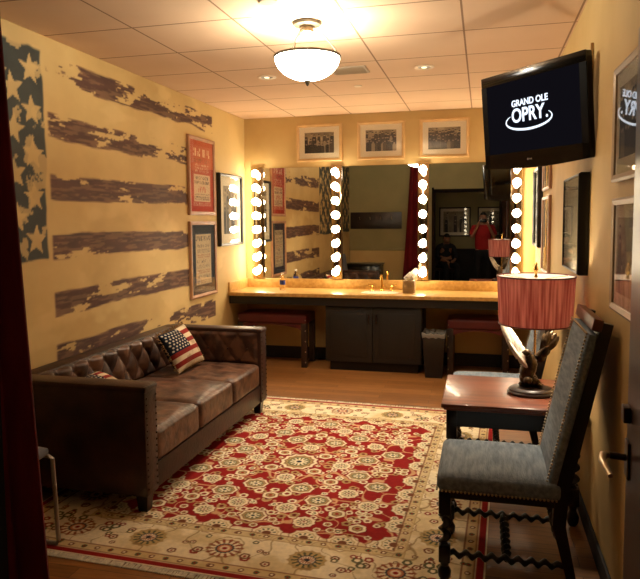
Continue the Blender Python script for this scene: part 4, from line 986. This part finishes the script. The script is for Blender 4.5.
def standing():
    p = thing('person', 'standing person in red shirt and black trousers, holding up a phone, in the mirror', 'person', (0, -.30, 0))
    hc = (.0, -.01, 1.625)
    J = [((0, -.03, .96), (.12, .085)), ((0, -.035, 1.12), (.11, .08)), ((0, -.03, 1.30), (.135, .095)), ((0, -.02, 1.42), (.11, .08)), ((0, -.015, 1.50), .052), ((0, -.012, 1.56), .05),
         ((.19, -.03, 1.41), .055), ((.245, .07, 1.22), .042), ((.235, .13, 1.20), .038), ((.075, .235, 1.545), .026),
         ((-.19, -.03, 1.41), .055), ((-.245, .07, 1.22), .042), ((-.235, .13, 1.20), .038), ((-.075, .235, 1.545), .026),
         ((.10, -.02, .88), .095), ((.11, .0, .50), .058), ((.115, -.02, .10), .040), ((.12, .11, .045), (.042, .030)),
         ((-.10, -.02, .88), .095), ((-.11, .0, .50), .058), ((-.115, -.02, .10), .040), ((-.12, .11, .045), (.042, .030))]
    E = [(0, 1), (1, 2), (2, 3), (3, 4), (4, 5), (3, 6), (6, 7), (7, 8), (8, 9), (3, 10), (10, 11), (11, 12), (12, 13), (0, 14), (14, 15), (15, 16), (16, 17), (0, 18), (18, 19), (19, 20), (20, 21)]
    Jb = list(J)
    hand(Jb, E, J[9][0], 9, (-.15, .35, .9), (-.9, .1, .1), (-.2, -1, .1), .5)
    hand(Jb, E, J[13][0], 13, (.15, .35, .9), (.9, .1, .1), (.2, -1, .1), .5)
    body = apply_mods(skin('body', Jb, E, 'skin', p, 0, 2))
    hm = head_mesh(hc, 0, -.05).build('head_tmp', 'skin', p, 60)
    bm = bmesh.new(); bm.from_mesh(body.data); bm.from_mesh(hm.data); bm.to_mesh(body.data); bm.free(); bpy.data.objects.remove(hm)
    body.data.polygons.foreach_set('use_smooth', [True] * len(body.data.polygons))
    face_bits(p, hc, 0, -.05); hair_mesh(hc, 0, -.05).build('hair', 'hair', p, 60)
    g = .012
    SJ = [((0, -.03, .84), (.20, .14)), ((0, -.035, 1.12), (.185, .135)), ((0, -.03, 1.30), (.205, .14)), ((0, -.02, 1.42), (.15, .105)), ((0, -.018, 1.475), .070), ((.19, -.03, 1.41), .085), ((.245, .06, 1.22), .072), ((-.19, -.03, 1.41), .085), ((-.245, .06, 1.22), .072)]
    apply_mods(skin('shirt', SJ, [(0, 1), (1, 2), (2, 3), (3, 4), (3, 5), (5, 6), (3, 7), (7, 8)], 'redshirt', p))
    TJ = [((0, -.03, 1.0), (.17, .12)), ((0, -.03, .90), (.18, .13)), ((.10, -.02, .80), .115), ((.11, 0, .50), .074), ((.115, -.02, .09), .062), ((-.10, -.02, .80), .115), ((-.11, 0, .50), .08), ((-.115, -.02, .09), .062)]
    apply_mods(skin('trousers', TJ, [(0, 1), (1, 2), (2, 3), (3, 4), (1, 5), (5, 6), (6, 7)], 'trousers', p))
    for s in (-1, 1): MB().cushion((s * .118, .045, .045), (.10, .28, .085), .035, .01, 6).build('shoe', 'shoes', p, 60)
standing()
ph = thing('phone', 'black phone held up in both hands by the standing person', 'phone', (0, -.022, 1.53))
MB().lo(-.074, .074, -.004, .004, 0, .075, .003).build('phone_body', 'black', ph)
MB().lo(-.066, .066, -.0048, -.0042, .004, .071).build('screen', 'gloss', ph, 0)

sc_ = thing('hall_chair', 'dark wooden chair under the seated person in the hall, seen in the mirror', 'chair', (-.82, -.95, 0), math.radians(-20))
MB().cushion((0, 0, .44), (.46, .46, .06), .02, .01, 6).build('seat', 'leather', sc_, 60)
MB().cushion((0, -.22, .74), (.42, .04, .42), .018, 0, 6, rot=(.15, 0, 0)).build('backrest', 'leather', sc_, 60)
for x in (-.2, .2):
    MB().box((x, .19, .21), (.035, .035, .42), .003).build('leg', 'blackwood', sc_)
    MB().tube([(x, -.20, 0), (x, -.20, .44), (x, -.26, .94)], .018, 8).build('leg', 'blackwood', sc_)
def seated():
    p = thing('person', 'seated person in dark clothes looking down, seen low in the mirror', 'person', (-.82, -.95, 0), math.radians(-20))
    hc = (.0, .02, 1.12 + .03)
    J = [((0, -.08, .56), (.16, .12)), ((0, -.10, .74), (.135, .10)), ((0, -.08, .90), (.16, .11)), ((0, -.04, .99), (.11, .08)), ((0, -.01, 1.05), .05), ((0, .0, 1.10), .048),
         ((.18, -.05, .97), .052), ((.24, .02, .74), .040), ((.12, .22, .66), .027), ((-.18, -.05, .97), .052), ((-.24, .02, .74), .040), ((-.12, .22, .66), .027),
         ((.10, .05, .55), .085), ((.13, .40, .54), .058), ((.13, .42, .10), .042), ((.13, .53, .045), (.04, .03)), ((-.10, .05, .55), .085), ((-.13, .40, .54), .058), ((-.13, .42, .10), .042), ((-.13, .53, .045), (.04, .03))]
    E = [(0, 1), (1, 2), (2, 3), (3, 4), (4, 5), (3, 6), (6, 7), (7, 8), (3, 9), (9, 10), (10, 11), (0, 12), (12, 13), (13, 14), (14, 15), (0, 16), (16, 17), (17, 18), (18, 19)]
    Jb = list(J); hand(Jb, E, J[8][0], 8, (-.6, .8, 0), (0, 0, -1), (-.8, -.5, 0), .35); hand(Jb, E, J[11][0], 11, (.6, .8, 0), (0, 0, -1), (.8, -.5, 0), .35)
    body = apply_mods(skin('body', Jb, E, 'skin', p, 0, 2))
    hm = head_mesh(hc, 0, -.35).build('head_tmp', 'skin', p, 60)
    bm = bmesh.new(); bm.from_mesh(body.data); bm.from_mesh(hm.data); bm.to_mesh(body.data); bm.free(); bpy.data.objects.remove(hm)
    body.data.polygons.foreach_set('use_smooth', [True] * len(body.data.polygons))
    face_bits(p, hc, 0, -.35); hair_mesh(hc, 0, -.35).build('hair', 'hair', p, 60)
    SJ = [((0, -.08, .55), (.17, .13)), ((0, -.10, .74), (.15, .115)), ((0, -.08, .90), (.172, .122)), ((0, -.04, .99), (.12, .09)), ((0, -.02, 1.035), .062), ((.18, -.05, .97), .066), ((.24, .02, .74), .052), ((.15, .17, .68), .042), ((-.18, -.05, .97), .066), ((-.24, .02, .74), .052), ((-.15, .17, .68), .042)]
    apply_mods(skin('shirt', SJ, [(0, 1), (1, 2), (2, 3), (3, 4), (3, 5), (5, 6), (6, 7), (3, 8), (8, 9), (9, 10)], 'darkshirt', p))
    TJ = [((0, -.08, .58), (.16, .12)), ((.10, .06, .555), .092), ((.13, .40, .55), .072), ((.13, .42, .10), .060), ((-.10, .06, .555), .092), ((-.13, .40, .55), .072), ((-.13, .42, .10), .060)]
    apply_mods(skin('trousers', TJ, [(0, 1), (1, 2), (2, 3), (0, 4), (4, 5), (5, 6)], 'trousers', p))
    for s in (-1, 1): MB().cushion((s * .13, .49, .045), (.10, .28, .085), .035, .01, 6).build('shoe', 'shoes', p, 60)
seated()

# added fill light, out of the mirror's view, brightening the curtain and hall
hl = thing('added_hall_fill', 'unseen round fill light added on the hall ceiling behind the camera', 'light', (-.25, .35, HZ))
M['hallfill'] = emissive('hall_fill_glow', (1, .85, .62), 7)
MB().lathe([(.15, 0), (.15, -.02), (.12, -.05), (.06, -.065), (.001, -.068)], (0, 0, 0), 32).build('glass_bowl', 'hallfill', hl)
MB().lathe([(.16, 0), (.16, -.018), (.150, -.018), (.150, 0)], (0, 0, 0), 32, cap=False).build('rim', 'rimbronze', hl)

# ------------------------------------------------------------------ LIGHTS
def light(name, typ, loc, power, col, size=.05, rot=None, spot=None):
    l = bpy.data.lights.new(name, typ); l.energy = power; l.color = col
    if typ in ('POINT', 'SPOT'): l.shadow_soft_size = size
    if spot: l.spot_size = spot; l.spot_blend = .6
    o = bpy.data.objects.new(name, l); COL.objects.link(o); o.location = loc
    if rot: o.rotation_euler = rot
    return o
WARM = (1, .66, .34)
light('ceiling_light_bulb', 'POINT', (-1.03, 3.80, 2.62), 56, (1, .90, .70), .05)
for x in (-1.735, -.455): light('downlight_lamp', 'SPOT', (x, 5.13, 2.74), 110, (1, .88, .68), .03, (0, 0, 0), math.radians(88))
light('table_lamp_bulb', 'POINT', (LX, LY + .035, LZ + .515), 55, (1, .84, .64), .035)
w = bpy.data.worlds.new('World'); sc.world = w; w.use_nodes = True; w.node_tree.nodes['Background'].inputs[0].default_value = (.02, .015, .01, 1); w.node_tree.nodes['Background'].inputs[1].default_value = .3

# ------------------------------------------------------------------ CAMERA
yaw, pit, ro = math.radians(14.201), math.radians(4.379), math.radians(-.453)
fw = Vector((-math.sin(yaw) * math.cos(pit), math.cos(yaw) * math.cos(pit), -math.sin(pit))); rt = Vector((math.cos(yaw), math.sin(yaw), 0)); up = rt.cross(fw)
rt, up = rt * math.cos(ro) + up * math.sin(ro), up * math.cos(ro) - rt * math.sin(ro)
cd = bpy.data.cameras.new('camera'); cam = bpy.data.objects.new('camera', cd); COL.objects.link(cam)
cam.matrix_world = Matrix(((rt.x, up.x, -fw.x, 0), (rt.y, up.y, -fw.y, 0), (rt.z, up.z, -fw.z, 1.6), (0, 0, 0, 1)))
cd.sensor_fit = 'HORIZONTAL'; cd.sensor_width = 36; cd.lens = 644.7 / 640 * 36; cd.shift_y = -(289.5 - 269.8) / 640; cd.clip_start = .01; cd.clip_end = 60
sc.camera = cam
vs = sc.view_settings; sc.display_settings.display_device = 'sRGB'; vs.view_transform = 'Standard'; vs.look = 'None'; vs.gamma = 1; vs.exposure = .10; vs.use_curve_mapping = False
